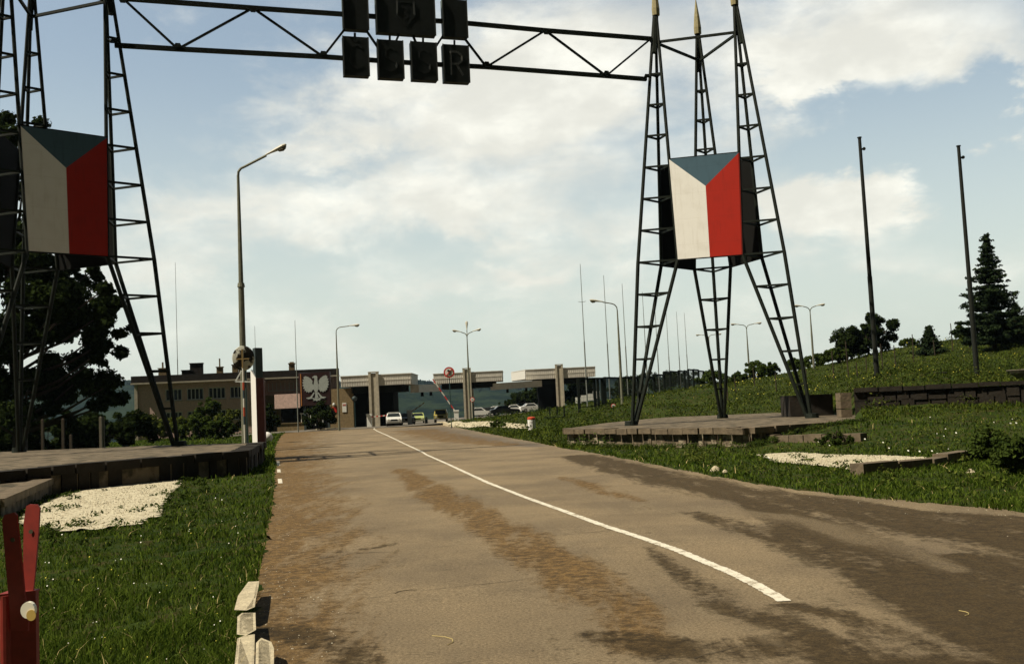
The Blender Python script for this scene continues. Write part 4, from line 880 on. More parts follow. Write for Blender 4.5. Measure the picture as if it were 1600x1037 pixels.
# ------------------------------------------------------------------ cars
def car(name, px, py, Y, m, label, L_=4.1, W_=1.6, H_=1.38, rz=0., van=False, group=None, rack=False, parts=True):
    g_ = G(px, py, Y); r = thing(name, g_, label, 'van' if van else 'car', group, rz)
    # profile along length (x) and height; width tapers to the roof
    if van: prof = [(-.5, .28), (-.5, .62), (-.485, .97), (-.45, 1.0), (.30, 1.0), (.44, .62), (.5, .56), (.5, .25)]
    else: prof = [(-.5, .25), (-.5, .60), (-.47, .66), (-.36, .70), (-.24, .98), (.04, 1.0), (.19, .68), (.46, .60), (.5, .50), (.5, .22)]
    k = MB(); wd = lambda z: W_/2*(1 if z < .7 else 1-(z-.7)*.55)
    P = [(x*L_, z*H_) for x, z in prof]; n = len(P)
    vs = [(x, -wd(z/H_), z) for x, z in P]+[(x, wd(z/H_), z) for x, z in P]
    k.add(vs, [tuple(range(n)), tuple(range(2*n-1, n-1, -1))]+[(i, n+i, n+(i+1) % n, (i+1) % n) for i in range(n)])
    bd_ = k.build('body', m, r)
    if not parts: return r
    g = MB(); o = .012
    if van:
        fz = [(.315, .96, .43, .66)]; g.add([(.335*L_+o, -W_*.36, .93*H_), (.335*L_+o, W_*.36, .93*H_), (.435*L_+o, W_*.42, .66*H_), (.435*L_+o, -W_*.42, .66*H_)], [(0, 1, 2, 3)])
    else:
        g.add([(.06*L_+o, -W_*.36, .965*H_), (.06*L_+o, W_*.36, .965*H_), (.178*L_+o, W_*.44, .71*H_), (.178*L_+o, -W_*.44, .71*H_)], [(0, 1, 2, 3)])
        g.add([(-.252*L_-o, -W_*.36, .95*H_), (-.252*L_-o, W_*.36, .95*H_), (-.345*L_-o, W_*.44, .73*H_), (-.345*L_-o, -W_*.44, .73*H_)], [(3, 2, 1, 0)])
    for s_ in (-1, 1):
        y1, y0 = s_*(wd(.72)+o), s_*(wd(.95)+o)
        g.add([(-.21*L_, y0, .95*H_), (.03*L_, y0, .95*H_), (.13*L_, y1, .72*H_), (-.31*L_, y1, .72*H_)], [(0, 1, 2, 3)])
    g.build('window_glass', M['glass'], r)
    for sx in (-.31, .31):
        for s_ in (-1, 1):
            t = MB(); y = s_*(W_/2-.09); t.tube((sx*L_, y-.09, .3), (sx*L_, y+.09, .3), .3, n=16); to = t.build('wheel', M['tyre'], r); t = MB(); yy = y+s_*.092; t.tube((sx*L_, yy, .3), (sx*L_, yy+s_*.01, .3), .17, n=12); t.build('rim', M['chrome'], to)
    for s_ in (-1, 1): t = MB(); t.tube((.5*L_, s_*W_*.34, .47*H_), (.5*L_+.03, s_*W_*.34, .47*H_), .11, n=12); t.build('headlight', M['lamphead'], r)
    t = MB(); t.box(.5*L_+.003, -W_*.22, .40*H_, .5*L_+.02, W_*.22, .52*H_); t.build('grille', M['dark'], r); t = MB(); t.box(.5*L_+.003, -W_*.48, .26*H_, .5*L_+.1, W_*.48, .34*H_); t.build('bumper', M['chrome'], r)
    if rack:
        t = MB(); t.box(-.2*L_, -.55, H_+.06, .05*L_, .55, H_+.09); [t.box(x, -.5, H_-.02, x+.04, .5, H_+.055) for x in (-.18*L_, .0)]; t.build('roof_rack', M['signwhite'], r)
    return r
car('parked_car', 615.5, 662, 107, M['carwhite'], 'white saloon car with roof rack facing the camera beside the left canopy column', rz=radians(-82), rack=True)
car('parked_car', 636, 660, 118, M['cardark'], 'dark saloon car waiting right of the white roof rack car', rz=radians(-78))
car('parked_car', 653.5, 659, 131, M['carlime'], 'pale green car low behind the dark saloon', rz=radians(-85))
car('parked_van', 689.5, 659.5, 125, M['caryellow'], 'dull yellow van with dark windscreen behind the kerb', L_=4.3, W_=1.6, H_=1.65, rz=radians(-88), van=True)
for i, (px, py, Y, m, a, lab) in enumerate([(751, 647, 150, 'carwhite', 5, 'white car nearest the middle canopy column in the far row'), (763, 648, 155, 'cardark', 20, 'small dark car right of the first white car in the far row'), (779, 649, 158, 'carwhite', -10, 'white car in the far row, second of the white ones'),
        (789, 650, 140, 'cardark', 10, 'dark car half hidden by the bank in the far row'), (807, 646.5, 162, 'carwhite', 0, 'white car with dark roof load in the middle of the far row'), (832, 643.5, 160, 'carwhite', 12, 'white car just left of the dark booth in the far row')]):
    car('parked_car', px, py, Y, M[m], lab, rz=radians(a), group='cars in the far parking row', rack=(i in (0, 2, 4)))
g_ = G(666.3, 661, 116); r = thing('bollard', g_, 'short dark green bollard on the forecourt between pale green car and yellow van', 'bollard'); k = MB(); k.lathe((0, 0, -.1), [(.17, 0), (.16, .75), (.12, .85), (.03, .9)], 10); k.build('shaft', M['signpost'], r); k = MB(); k.lathe((0, 0, .55), [(.168, 0), (.166, .12)], 10); k.build('band', M['signwhite'], r)
# white square marker boards on the bank
for i, (px, py, s_) in enumerate([(903.5, 625.5, .42), (912.5, 622.5, .44), (922.5, 620.5, .48), (932, 617, .52)]):
    p = at(px, py, 92); z = gz(p.x, 92); r = thing('marker_board', (p.x, 92, z), ['leftmost and lowest', 'second from left', 'third from left', 'rightmost and highest'][i]+' of the four square white boards on the far bank', 'marker board', 'white boards in a row on the bank')
    k = MB(); k.box(-.02, 0, -.1, .02, .04, p.z-z); k.build('post', M['fencesteel'], r); k = MB(); k.box(-s_*.62, -.05, p.z-z-s_*.6, s_*.62, -.003, p.z-z+s_*.7); k.build('board', M['signwhite'], r)

# ------------------------------------------------------------------ planter bowls
for (px, py, Y, rad, lab) in ((1448, 584, 52, .98, 'shallow concrete bowl planter with seedlings between the two flagpoles'), (1607, 578, 52, 1.05, 'shallow concrete bowl planter cut off by the right edge of the picture')):
    p = at(px, py, Y); z = p.z-.42; g0 = gz(p.x, Y); r = thing('bowl_planter', (p.x, Y, min(z, g0)), lab, 'planter', 'concrete bowl planters on the bank'); dz_ = z-min(z, g0)
    k = MB(); k.lathe((0, 0, 0), [(.38, -.1), (.36, dz_+.02), (rad*.55, dz_+.07), (rad*.9, dz_+.28), (rad, dz_+.44), (rad*.99, dz_+.47), (rad*.9, dz_+.44)], 28); k.build('bowl', M['bowl'], r); k = MB(); k.lathe((0, 0, dz_+.40), [(rad*.9, 0), (rad*.6, .07), (.05, .1)], 20); k.build('soil', M['soil'], r)

# ------------------------------------------------------------------ near left barrier post
Yb = 3.05
pz = lambda px, py, Y=Yb: at(px, py, Y)
b0 = pz(33, 1037); gb = Vector((b0.x, Yb, gz(b0.x, Yb))); r = thing('barrier_post', gb, 'red painted steel post with two upright flat blades and a reflector at lower left', 'barrier post')
def lp(px, py, Y=Yb): return at(px, py, Y)-gb
k = MB()
xa, xb = lp(6.5, 1000).x, lp(52, 1000).x; zt_ = lp(33, 927).z
TWX = lambda x: (x-xa)*.55-.03          # the plates are turned a little away from the sun
k.tube((xa+.014, -.018, -.4), (xa+.014, -.018, zt_), .015, n=12)
k.hexa([(xa+.026, TWX(xa+.026), -.4), (xb, TWX(xb), -.4), (xb, TWX(xb)+.02, -.4), (xa+.026, TWX(xa)+.06, -.4), (xa+.026, TWX(xa+.026), zt_), (xb, TWX(xb), zt_), (xb, TWX(xb)+.02, zt_), (xa+.026, TWX(xa)+.06, zt_)])
k.build('post', M['barred'], r)
k = MB(); k.hexa([(xa-.003, -.035, zt_+.001), (xb+.003, TWX(xb)-.006, zt_+.001), (xb+.003, TWX(xb)+.024, zt_+.001), (xa-.003, .05, zt_+.001), (xa-.003, -.035, zt_+.006), (xb+.003, TWX(xb)-.006, zt_+.006), (xb+.003, TWX(xb)+.024, zt_+.006), (xa-.003, .05, zt_+.006)]); k.build('rim', M['barred'], r)
def blade_(P, y, t, hole, tw, nm='blade'):
    pts = []
    for x, yy_ in P: v = lp(x, yy_, Yb+y); v = lp(x, yy_, Yb+y+(v.x-xa)*tw); pts.append(v)
    k = MB(); k.prism(pts, (0, t, 0)); o = k.build(nm, M['barred'], r)
    h = MB(); c = lp(*hole, Yb+y-.002); c = lp(*hole, Yb+y-.003+(c.x-xa)*tw); h.tube(c, c+Vector((0, -.002, 0)), .0065, n=12); h.build('bolt_hole', M['lampglass'], o)
blade_([(17, 985), (13, 930), (3, 812), (7, 804), (22, 800), (26, 804), (32, 860), (38, 925), (44, 960), (44, 985)], -.062, .008, (20, 843), .55)
blade_([(40, 990), (38, 925), (36, 870), (37, 815), (41, 790), (46, 787.5), (58, 788), (62, 793), (60, 830), (55, 890), (51, 930), (50, 990)], .035, .008, (48.5, 830), -.3)
k = MB(); c = lp(43, 953, Yb-.075); n = 16
pts = [c+Vector((cos(t)*.021, 0, sin(t)*.024)) for t in np.linspace(0, 2*pi, n, endpoint=False)]; k.prism(pts, (0, .015, 0)); ro = k.build('reflector', M['reflect'], r)
k = MB(); k.prism([c+Vector((.012+cos(t)*.014, -.004, -.014+sin(t)*.016)) for t in np.linspace(0, 2*pi, n, endpoint=False)], (0, .003, 0)); k.build('amber_lens', M['reflamber'], ro)
# ------------------------------------------------------------------ kerbstones near left
KS = [([(366, 952), (372, 930), (388, 909), (405, 907), (404, 916), (400, 935), (398, 948), (385, 954)], 'nearest the top of the row, curved and pointed kerbstone'), ([(370, 990), (371, 962), (378, 957), (399, 956), (400, 985), (384, 992)], 'square kerbstone in the middle of the broken row'), ([(366, 1045), (371, 996), (381, 993), (398, 990), (397, 1045)], 'long kerbstone at the bottom edge of the row'), ([(399, 1045), (400, 1003), (408, 997), (424, 1002), (428, 1012), (428, 1045)], 'loose kerbstone lying on the road side of the row')]
for P, lab in KS:
    pts = []
    for px, py in P:
        d = ray(px, py); kk = (EYE-.13)/-d.z; pts.append(Vector((d.x*kk, d.y*kk, 0)))
    c = sum(pts, Vector())/len(pts); bm = bmesh.new(); vt = [bm.verts.new(p-c+Vector((0, 0, .13+random.uniform(-.004, .008)))) for p in pts]
    f = bm.faces.new(vt); bmesh.ops.solidify(bm, geom=[f], thickness=.22)
    bmesh.ops.recalc_face_normals(bm, faces=bm.faces); bmesh.ops.bevel(bm, geom=[e for e in bm.edges], offset=.018, segments=2, affect='EDGES', profile=.6)
    me = bpy.data.meshes.new('kerbstone'); bm.to_mesh(me); bm.free(); me.materials.append(M['kerb']); o = bpy.data.objects.new('kerbstone', me); COL.objects.link(o); o.location = c
    if o.dimensions.z and min(v.co.z for v in me.vertices) > 0: pass
    tag(o, lab, 'kerbstone', 'broken kerbstones at the left road edge')
for px, py, Y, s_, lab in ((1118, 737, None, .13, 'pale stone lying in the right verge below the tower'), (1133, 740, None, .08, 'smaller pale stone right of the verge stone'), (1517, 741, None, .09, 'flat pale stone at the foot of the lower right step')):
    g_ = gpix(px, py); k = MB(); k.lathe((0, 0, -.05), [(s_*.8, 0), (s_, .08), (s_*.7, .05+s_*.7), (s_*.2, .06+s_)], 7); o = k.build('loose_stone', M['kerb'], label=lab, cat='stone'); o.location = g_
def kerbrun(pts, lab):
    r = thing('pale_kerb', pts[0], lab, 'kerb'); k = MB()
    for a, b in zip(pts[:-1], pts[1:]):
        d = b-a; n = Vector((-d.y, d.x, 0)).normalized()*.12; a2 = a-pts[0]+d*.01; b2 = b-pts[0]-d*.01; u = Vector((0, 0, .14)); dn_ = Vector((0, 0, -.2))
        k.hexa([a2-n+dn_, b2-n+dn_, b2+n+dn_, a2+n+dn_, a2-n+u, b2-n+u, b2+n+u, a2+n+u])
    k.build('kerb_edge', M['kerb'], r)
kerbrun([gpix(684, 660.5), gpix(693, 663.5), gpix(703, 667)], 'pale kerb at the tip of the grass island by the yellow van'); kerbrun([gpix(494, 672), gpix(508, 671), gpix(524, 669.5)], 'pale kerb stub in front of the dark bush')

# ------------------------------------------------------------------ mesh fence on the bank
fr = thing('mesh_fence', tuple(G(925, 632, 86)), 'tall steel framed mesh fence stepping up the bank behind the right tower', 'fence'); L = fr.location
FP = [((903, 0), 592, 634, 84), ((928, 0), 591, 634, 86), ((933.5, 0), 591, 634, 87), ((940, 0), 591, 634, 88), ((944, 0), 590, 634, 88), ((968, 0), 590, 634, 92), ((996, 0), 589, 632, 96), ((1021, 0), 585, 627, 101), ((1037, 0), 581, 622, 106), ((1047, 0), 580, 620, 111), ((1060, 0), 579, 616, 116), ((1069, 0), 579, 613, 121), ((1075, 0), 577, 611, 126), ((1083, 0), 577, 609, 130), ((1091, 0), 578, 607, 134), ((1099, 0), 580, 606, 138), ((1108, 0), 581, 605, 142)]
for i, ((px, _), yt, yb, Y) in enumerate(FP):
    t = at(px, yt, Y); z0_ = gz(t.x, Y); a = Vector((t.x, Y, z0_-.2))-L; b = t-L; k = MB(); k.beam(a, b, .24); k.build('post', M['fencesteel'], fr)
    if i+1 < len(FP):
        (p2, _), yt2, _, Y2 = FP[i+1]; t2 = at(p2, yt2, Y2); z2_ = gz(t2.x, Y2); zt_ = min(t.z, t2.z); f = MB()
        A_ = Vector((t.x, Y, zt_))-L; B_ = Vector((t2.x, Y2, zt_))-L; f.beam(A_, B_, .16); zl_ = max(z0_, z2_)+.15-L.z
        f.beam(Vector((A_.x, A_.y, zl_)), Vector((B_.x, B_.y, zl_)), .07)
        d = (B_-A_); nn = max(2, int(d.length/.22))
        for q in range(1, nn): p = A_+d*q/nn; f.tube((p.x, p.y, zl_), p, .010, n=3)
        for q in range(1, 9): z = zl_+(A_.z-zl_)*q/9; f.tube((A_.x, A_.y, z), (B_.x, B_.y, z), .008, n=3)
        f.build('mesh_panel', M['fencesteel'], fr)
# dark notice table frame near the bank
p = G(870, 648, 80); r = thing('steel_frame', p, 'low dark steel frame standing on the bank before the right booth', 'frame'); k = MB()
for x in (-.55, .05, .6): k.box(x-.05, -.05, -.2, x+.05, .05, 1.0)
k.build('legs', M['fencesteel'], r); k = MB(); k.box(-1.1, -.3, .08, .9, .25, .14); k.build('shelf', M['fencesteel'], r)
# post rows on the hill: wooden and wire
for i, (px, py, Y, h) in enumerate([(1137, 615, 82, 1.6), (1150, 612, 85, 1.4), (1180, 608, 88, 1.7), (1213, 612, 80, 1.5), (1303, 590, 80, 2.3), (1326, 588, 80, 2.9), (1354, 580, 85, 1.2), (1380, 580, 82, 2.2), (1400, 577, 84, 1.8), (1428, 572, 85, 2.4), (1462, 566, 88, 1.4), (1490, 563, 88, 2.6), (1517, 562, 88, 2.4), (1563, 562, 88, 2.2), (1585, 560, 88, 1.8), (1340, 590, 78, 1.2), (1260, 600, 78, 1.3)]):
    g_ = G(px, py, Y); k = MB(); k.tube((0, 0, -.2), (random.uniform(-.08, .08), 0, h), .05, .04, 6); o = k.build('fence_post', M['trunk'], label='thin leaning post among the wire fence posts dotted over the grassy hill', cat='fence post', group='thin posts on the hill'); o.location = g_
for i, (px, pt, pb, Y, lab) in enumerate([(28, 690-30, 704, 56, 'pale concrete fence post, leftmost, in the tree shade'), (67, 656, 700, 56, 'pale concrete fence post left of a pair under the oak'), (99, 655, 699, 56, 'pale concrete fence post right of a pair under the oak'), (158, 652, 697, 56, 'bright concrete fence post nearest the brick building'), (161.5, 652, 697, 60, 'second post close behind the bright one by the building'), (111, 680, 699, 57, 'short stub post between the pale fence posts')]):
    g_ = G(px, pb, Y); h = at(px, pt, Y).z-g_.z; k = MB(); k.box(-.07, -.07, -.3, .07, .07, h); k.hexa([(-.07, -.07, h+.001), (.07, -.07, h+.001), (.07, .07, h+.001), (-.07, .07, h+.001), (-.03, -.03, h+.06), (.03, -.03, h+.06), (.03, .03, h+.06), (-.03, .03, h+.06)])
    o = k.build('concrete_post', M['trunk'] if px < 150 else M['bowl'], label=lab.replace('pale ', '').replace('bright ', 'pale '), cat='fence post', group='concrete fence posts behind the left platform'); o.location = g_  # posts under the tree take dark bark colour for the shade there

# ------------------------------------------------------------------ foliage
def leaves(C, R, n, size, flat=.6, seed=0, shell=.55):
    """n leaf quads around cluster centres C (k,3) with radii R (k,)"""
    g = np.random.default_rng(seed); w = R**2; idx = g.choice(len(C), n, p=w/w.sum()); d = g.normal(size=(n, 3)); d /= np.linalg.norm(d, axis=1)[:, None]
    rad = R[idx]*(shell+(1-shell)*g.random(n)**.5)*(.75+.5*g.random(n)); c = C[idx]+d*rad[:, None]*[1, 1, flat+.2]
    a = g.normal(size=(n, 3)); a /= np.linalg.norm(a, axis=1)[:, None]; nn = d+g.normal(size=(n, 3))*.7+[0, 0, .4]; b = np.cross(nn, a); b /= np.linalg.norm(b, axis=1)[:, None]+1e-9; a = np.cross(b, nn); a /= np.linalg.norm(a, axis=1)[:, None]+1e-9
    s = size*(.55+.9*g.random(n))[:, None]; V = np.stack([c-a*s, c-b*s*.55, c+a*s, c+b*s*.55], 1).reshape(-1, 3); return V, np.arange(4*n).reshape(n, 4)
def broad_tree(name, base, H, Rx, trunk_h, label, cat, n, size, m, seed, group=None, blobs=34, cy=1.0, low=.0, trunkr=.16, flat=.75):
    g = np.random.default_rng(seed); r = thing(name, base, label, cat, group); C, R = [], []
    zc, zh = (H+trunk_h)/2, (H-trunk_h)/2
    for i in range(blobs):
        while True:
            p = g.uniform(-1, 1, 3)
            if .35 < np.linalg.norm(p) < 1: break
        s = .09+.17*g.random(); p = p*(1-s*.8)*[1, 1, .9+.2*g.random()]; C.append([p[0]*Rx, p[1]*Rx*cy, zc+p[2]*zh]); R.append(s*min(Rx, zh*1.4))
    C = np.array(C); R = np.array(R); V, F = leaves(C, R, n, size, flat, seed)
    npmesh('crown', V, F, m, r); t = MB(); t.path([Vector((0, 0, -.3)), Vector((.1, 0, trunk_h*.6)), Vector((-.1, .1, trunk_h+zh*.5)), Vector((.1, 0, H*.85))], [trunkr*1.3, trunkr, trunkr*.7, trunkr*.2], 8)
    for i in range(min(12, blobs)):
        z = trunk_h*.8+(H-trunk_h)*.45*g.random(); t.path([Vector((0, 0, z)), Vector(tuple(C[i]*[.5, .5, .5]+np.array([0, 0, z*.5+.2]))), Vector(tuple(C[i]))], [trunkr*.5, trunkr*.35, trunkr*.12], 5)
    t.build('trunk', M['trunk'], r); return r
def shrub(base, H, R_, label, n, size, m, seed, name='shrub', group=None, cat='shrub'):
    return broad_tree(name, base, H, R_, H*.02, label, cat, n, size, m, seed, group, blobs=36, trunkr=.05)
def conifer(base, H, R_, label, n, seed, droop=.12, name='fir_tree'):
    g = np.random.default_rng(seed); r = thing(name, base, label, 'tree'); t = MB(); t.tube((0, 0, -.3), (0, 0, H*.97), R_*.06+.04, .02, 8); C, R = [], []; z = H*.09
    while z < H*.97:
        f = 1-z/H; nb = int(5+6*f); a0 = g.random()*6.3; rl = R_*(f**.85)*(.75+.4*g.random())
        for j in range(nb):
            a = a0+6.283*j/nb+g.normal()*.15; l = rl*(.6+.65*g.random()); e = np.array([cos(a)*l, sin(a)*l, z-l*droop+.1*g.normal()]); t.tube((0, 0, z), tuple(e), .025, .008, 4)
            for q in np.linspace(.2, 1.0, max(3, int(l/.3))): C.append([e[0]*q+.08*g.normal(), e[1]*q+.08*g.normal(), z+(e[2]-z)*q+.10*q*q*l+.06*g.normal()]); R.append((.22+.06*g.random())*(1.25-.55*q)*(.6+f))
        z += H*(.035+.02*g.random())*(.6+f*.7)
    C.append([0, 0, H*.97]); R.append(.12); C = np.array(C); R = np.array(R); V, F = leaves(C, R*1.25, n, .11, .35, seed, .2); npmesh('crown', V, F, M['needle'], r); t.build('trunk', M['trunk'], r); return r
# the oak behind the left tower: several limbs' crowns
def P3(px, py, Y): return at(px, py, Y)
oakY = 62; ob = G(30, 700, oakY); oak = thing('oak_tree', ob, 'big dark oak behind the left tower, its ragged crown reaching to the left picture edge', 'tree'); C, R = [], []; g = np.random.default_rng(3)
spots = [(25, 190, 1.1), (8, 215, 1.3), (40, 215, 1.0), (-20, 260, 1.8), (20, 290, 1.5), (-40, 330, 2.3), (10, 360, 1.9), (-80, 420, 2.5), (30, 410, 1.7), (60, 430, 1.7), (0, 440, 2.2), (90, 440, 1.3), (110, 470, 1.7), (60, 475, 1.9), (150, 465, 1.1), (168, 480, .9), (135, 490, 1.2), (175, 505, .7), (170, 455, .7), (185, 515, .8), (145, 440, .8), (120, 437, .8), (160, 545, 1.1), (172, 560, .8), (150, 505, 1.2), (110, 505, 1.4), (75, 450, 1.4), (178, 470, .5), (20, 500, 2.2), (90, 510, 1.7), (140, 525, 1.3), (120, 545, 1.3), (50, 545, 2.0), (150, 570, .8), (10, 575, 2.0), (80, 580, 1.7), (120, 590, 1.4), (155, 600, 1.1), (45, 610, 1.8), (95, 620, 1.5), (180, 602, .8), (170, 618, .9), (140, 628, 1.1), (-40, 520, 2.6), (-60, 600, 2.6), (10, 630, 1.8), (-120, 500, 3), (-120, 380, 2.6), (190, 625, .55), (75, 395, 1.0), (110, 415, .8), (30, 390, 1.2), (65, 640, 1.3), (100, 645, 1.1)]
for px, py, rad in spots:
    p = at(px, py, oakY+g.normal()*1.5)-ob
    for q in range(3): C.append(np.array(p)+g.normal(size=3)*rad*.45); R.append(rad*(.35+.3*g.random()))
C = np.array(C); R = np.array(R); V, F = leaves(C, R, 100000, .145, .6, 5, .3); npmesh('crown', V, F, M['leafdark'], oak)
t = MB(); t.path([Vector((0, 0, -.4)), Vector((.1, 0, 3)), Vector((-.3, 0, 7)), Vector((-.6, 0, 12)), Vector((-.3, 0, 18))], [.5, .38, .3, .2, .05], 10)
for i in range(0, len(C), 4): z = max(2.0, C[i][2]-2.5); t.path([Vector((-.2, 0, z)), Vector((C[i][0]*.5, C[i][1]*.5, z+.9)), Vector(tuple(C[i]))], [.13, .09, .03], 5)
t.build('trunk', M['trunk'], oak)
# dark thicket behind the concrete posts, shrubs before the building
lab = ['dark thicket shrub at the far left edge behind the concrete posts', 'dark thicket shrub between the oak and its first pale post', 'dark thicket shrub behind the pair of pale posts', 'dark thicket shrub left of the bright concrete post', 'dark thicket shrub right of the bright concrete post', 'dark thicket shrub next to the corner of the brick building']
for i, (px, Y, H, R_) in enumerate([(-15, 70, 3.6, 3.2), (35, 68, 3.3, 2.8), (75, 70, 3.4, 2.8), (118, 72, 3.3, 2.8), (160, 74, 3.2, 2.8), (200, 78, 3.2, 2.6)]):
    shrub(G(px, 697, Y), H, R_, lab[i], 5200, .14, M['leafdark'], 20+i, group='dark thicket behind the left platform')
lab = ['yellow green hedge shrub at the left end of the brick building', 'yellow green hedge shrub seen between the left tower chords', 'tall hedge shrub reaching the upper windows mid facade', 'low dark hedge shrub below the third window', 'yellow tipped hedge shrub just left of the striped pole', 'low hedge shrub behind the shaded platform corner', 'small hedge shrub in front of the facade centre']
for i, (px, Y, H, R_, m) in enumerate([(246, 104, 2.7, 2.0, 'leafbush'), (276, 102, 2.5, 2.1, 'leafbush'), (328, 104, 4.4, 1.6, 'leafmid'), (310, 96, 2.4, 2.2, 'leafmid'), (362, 98, 2.7, 1.9, 'leafbush'), (345, 90, 1.9, 1.8, 'leafmid'), (296, 98, 2.7, 1.8, 'leafbush')]):
    shrub(G(px, 690, Y), H, R_, lab[i], 4200, .13, M[m], 40+i, group='hedge before the brick building')
shrub(G(500, 668, 103), 2.9, 2.1, 'dark rounded bush in front of the eagle board', 6000, .11, M['leafdark'], 60)
shrub(G(421, 665, 100), 3.2, 1.3, 'dark bush in the corner right of the border pylon', 3000, .12, M['leafdark'], 61)
for i, (px, py, Y, H, R_, lb) in enumerate([(893, 636, 150, 3.0, 2.2, 'dark round tree right of the right canopy column'), (911, 633, 152, 4.6, 3.0, 'taller dark tree above the four white boards'), (823, 640, 175, 4.0, 3.2, 'low dark tree seen under the right canopy'), (800, 645, 180, 2.6, 3.0, 'lowest dark tree seen between middle and right canopies'), (838, 640, 178, 5.2, 3.2, 'dark tree touching the left side of the dark booth')]):
    broad_tree('roadside_tree', G(px, py, Y), H, R_, .3, lb, 'tree', 3500, .2, M['leafdark'], 70+i, 'trees beyond the canopies', blobs=40)
for i, (px, py, Y, H, R_, lb, mm) in enumerate([(1330, 562, 103, 3.6, 2.3, 'broad dark tree left of the nearer flagpole on the skyline', 'leafdark'), (1377, 555, 104, 4.6, 2.2, 'rounded dark tree just right of the nearer flagpole', 'leafdark'), (1357, 560, 103, 3.6, 1.7, 'dark tree hidden behind the nearer flagpole', 'leafdark'), (1310, 568, 100, 1.7, 1.4, 'small low bush at the left foot of the skyline trees', 'leafmid')]):
    broad_tree('hill_tree', G(px, py, Y), H, R_, .2, lb, 'tree', 7000, .13, M[mm], 80+i, 'trees on the hill skyline', blobs=48)
conifer(G(1556, 566, 84), (566-378)/1560*84, 3.1, 'tall dark fir on the hill right of the second flagpole', 42000, 90)
conifer(G(1455, 566, 90), 2.6, 1.3, 'small bushy young fir on the hill slope', 7000, 91, name='young_fir')
conifer(G(1592, 560, 88), 3.6, 2.8, 'low wide fir at the right picture edge', 9000, 92, name='young_fir')
lab = ['scrub bush on the skyline, farthest left, by the fence end', 'scrub bush second along the skyline behind the rear leg', 'scrub bush third along the skyline by the double lamp', 'scrub bush left of the rightmost lattice leg on the skyline', 'scrub bush right of the rightmost lattice leg on the skyline', 'spindly bush on the skyline near the skyline trees', 'scrub bush on the skyline between flagpoles', 'scrub bush on the skyline left of the tall fir', 'long low scrub inside the mesh fence near its low end', 'long low scrub inside the mesh fence near its high end', 'scrub behind the middle of the mesh fence']
for i, (px, py, Y, H, R_) in enumerate([(1115, 606, 118, 2.2, 2.4), (1150, 604, 112, 1.4, 1.6), (1182, 600, 110, 2.2, 1.5), (1205, 598, 108, 1.6, 1.4), (1250, 588, 108, 1.6, 2.0), (1285, 578, 105, 1.6, 1.6), (1420, 545, 108, 1.1, 1.2), (1502, 535, 108, 1.5, .9), (985, 622, 118, 3.0, 3.2), (1070, 612, 150, 3.2, 4.0), (1030, 617, 140, 3.4, 3.6)]):
    shrub(G(px, py, Y), H, R_, lab[i], 2600, .14, M['leafmid'] if i < 8 else M['leafdark'], 100+i, group='scrub bushes along the bank')
shrub(gpix(1590, 742), .75, .6, 'dense weedy bush at the right end of the lower right step', 5000, .05, M['leafmid'], 120)
shrub(gpix(1545, 720), .8, .6, 'smaller weedy bush left of the dense one by the step', 3000, .045, M['leafmid'], 121)
shrub(gpix(1305, 695), .45, .8, 'low leafy weeds among the daisies right of the platform', 3000, .05, M['leafmid'], 122)
shrub(gpix(779, 668), .6, .8, 'clump of weeds on the sandy island tip', 1500, .06, M['leafmid'], 123)

# ------------------------------------------------------------------ far hills, wooded
hx = np.linspace(-1700, 1700, 260); hy = np.r_[np.linspace(1100, 3600, 46)]
HX, HY = np.meshgrid(hx, hy)
prof_px = np.array([-400, 0, 100, 200, 260, 330, 450, 540, 600, 660, 700, 780, 850, 900, 1000, 1100, 1300, 1700, 2200]); prof_py = np.array([596, 598, 596, 598, 603, 608, 606, 600, 598, 597, 604, 608, 606, 598, 590, 600, 606, 600, 600])
Rd = 2300.
rx_, rz_ = [], []
for a, b in zip(prof_px, prof_py): p = at(a, b, Rd); rx_.append(p.x); rz_.append(p.z)
ridge = np.interp(HX, rx_, rz_)
tt = np.clip((HY-1100)/(Rd-1100), 0, 1); prof = tt*tt*(3-2*tt); back = np.clip((HY-Rd)/1300, 0, 1)
HZ = -60+(ridge+60)*prof*(1-.25*back)
ns = np.zeros(HX.shape)
for kx, ky, am in ((.004, .003, 9), (.011, .009, 6), (.03, .024, 3.5)): ns += am*np.sin(HX*kx+rng.random()*6+np.sin(HY*ky)*2)*np.sin(HY*ky+rng.random()*6)
HZ += ns*prof*.5+rng.normal(size=HX.shape)*2.2*prof
def hillmat():
    m = bpy.data.materials.new('distant forest'); m.use_nodes = True; q = NT(m.node_tree); p = m.node_tree.nodes['Principled BSDF']; P = q.n('ShaderNodeNewGeometry').outputs['Position']
    a = q.noise(P, .012, 10, .7); c = q.mix(q.mr(a, .40, .60), (.006, .016, .010), (.040, .062, .028)); q.l(c, p.inputs['Base Color']); p.inputs['Roughness'].default_value = 1; p.inputs['Specular IOR Level'].default_value = 0
    bn = q.n('ShaderNodeBump'); bn.inputs['Strength'].default_value = 1; bn.inputs['Distance'].default_value = 25; q.l(q.noise(P, .05, 8, .75), bn.inputs['Height']); q.l(bn.outputs[0], p.inputs['Normal']); return m
HM = hillmat()
gridmesh('hills', HX, HY, HZ, HM, kind='structure')
# a ragged wood along the crest and near the far foot of the slope, one mass
g = np.random.default_rng(11); n = 9000
tx = g.uniform(-1300, 900, n); ty = Rd+g.normal(size=n)*60-20
tz = np.interp(tx, rx_, rz_)-3; C = np.c_[tx, ty, tz]; V, F = leaves(C, np.full(n, 6.), n*3, 5.5, .9, 12, .2); npmesh('far_wood', V, F, HM, kind='stuff')

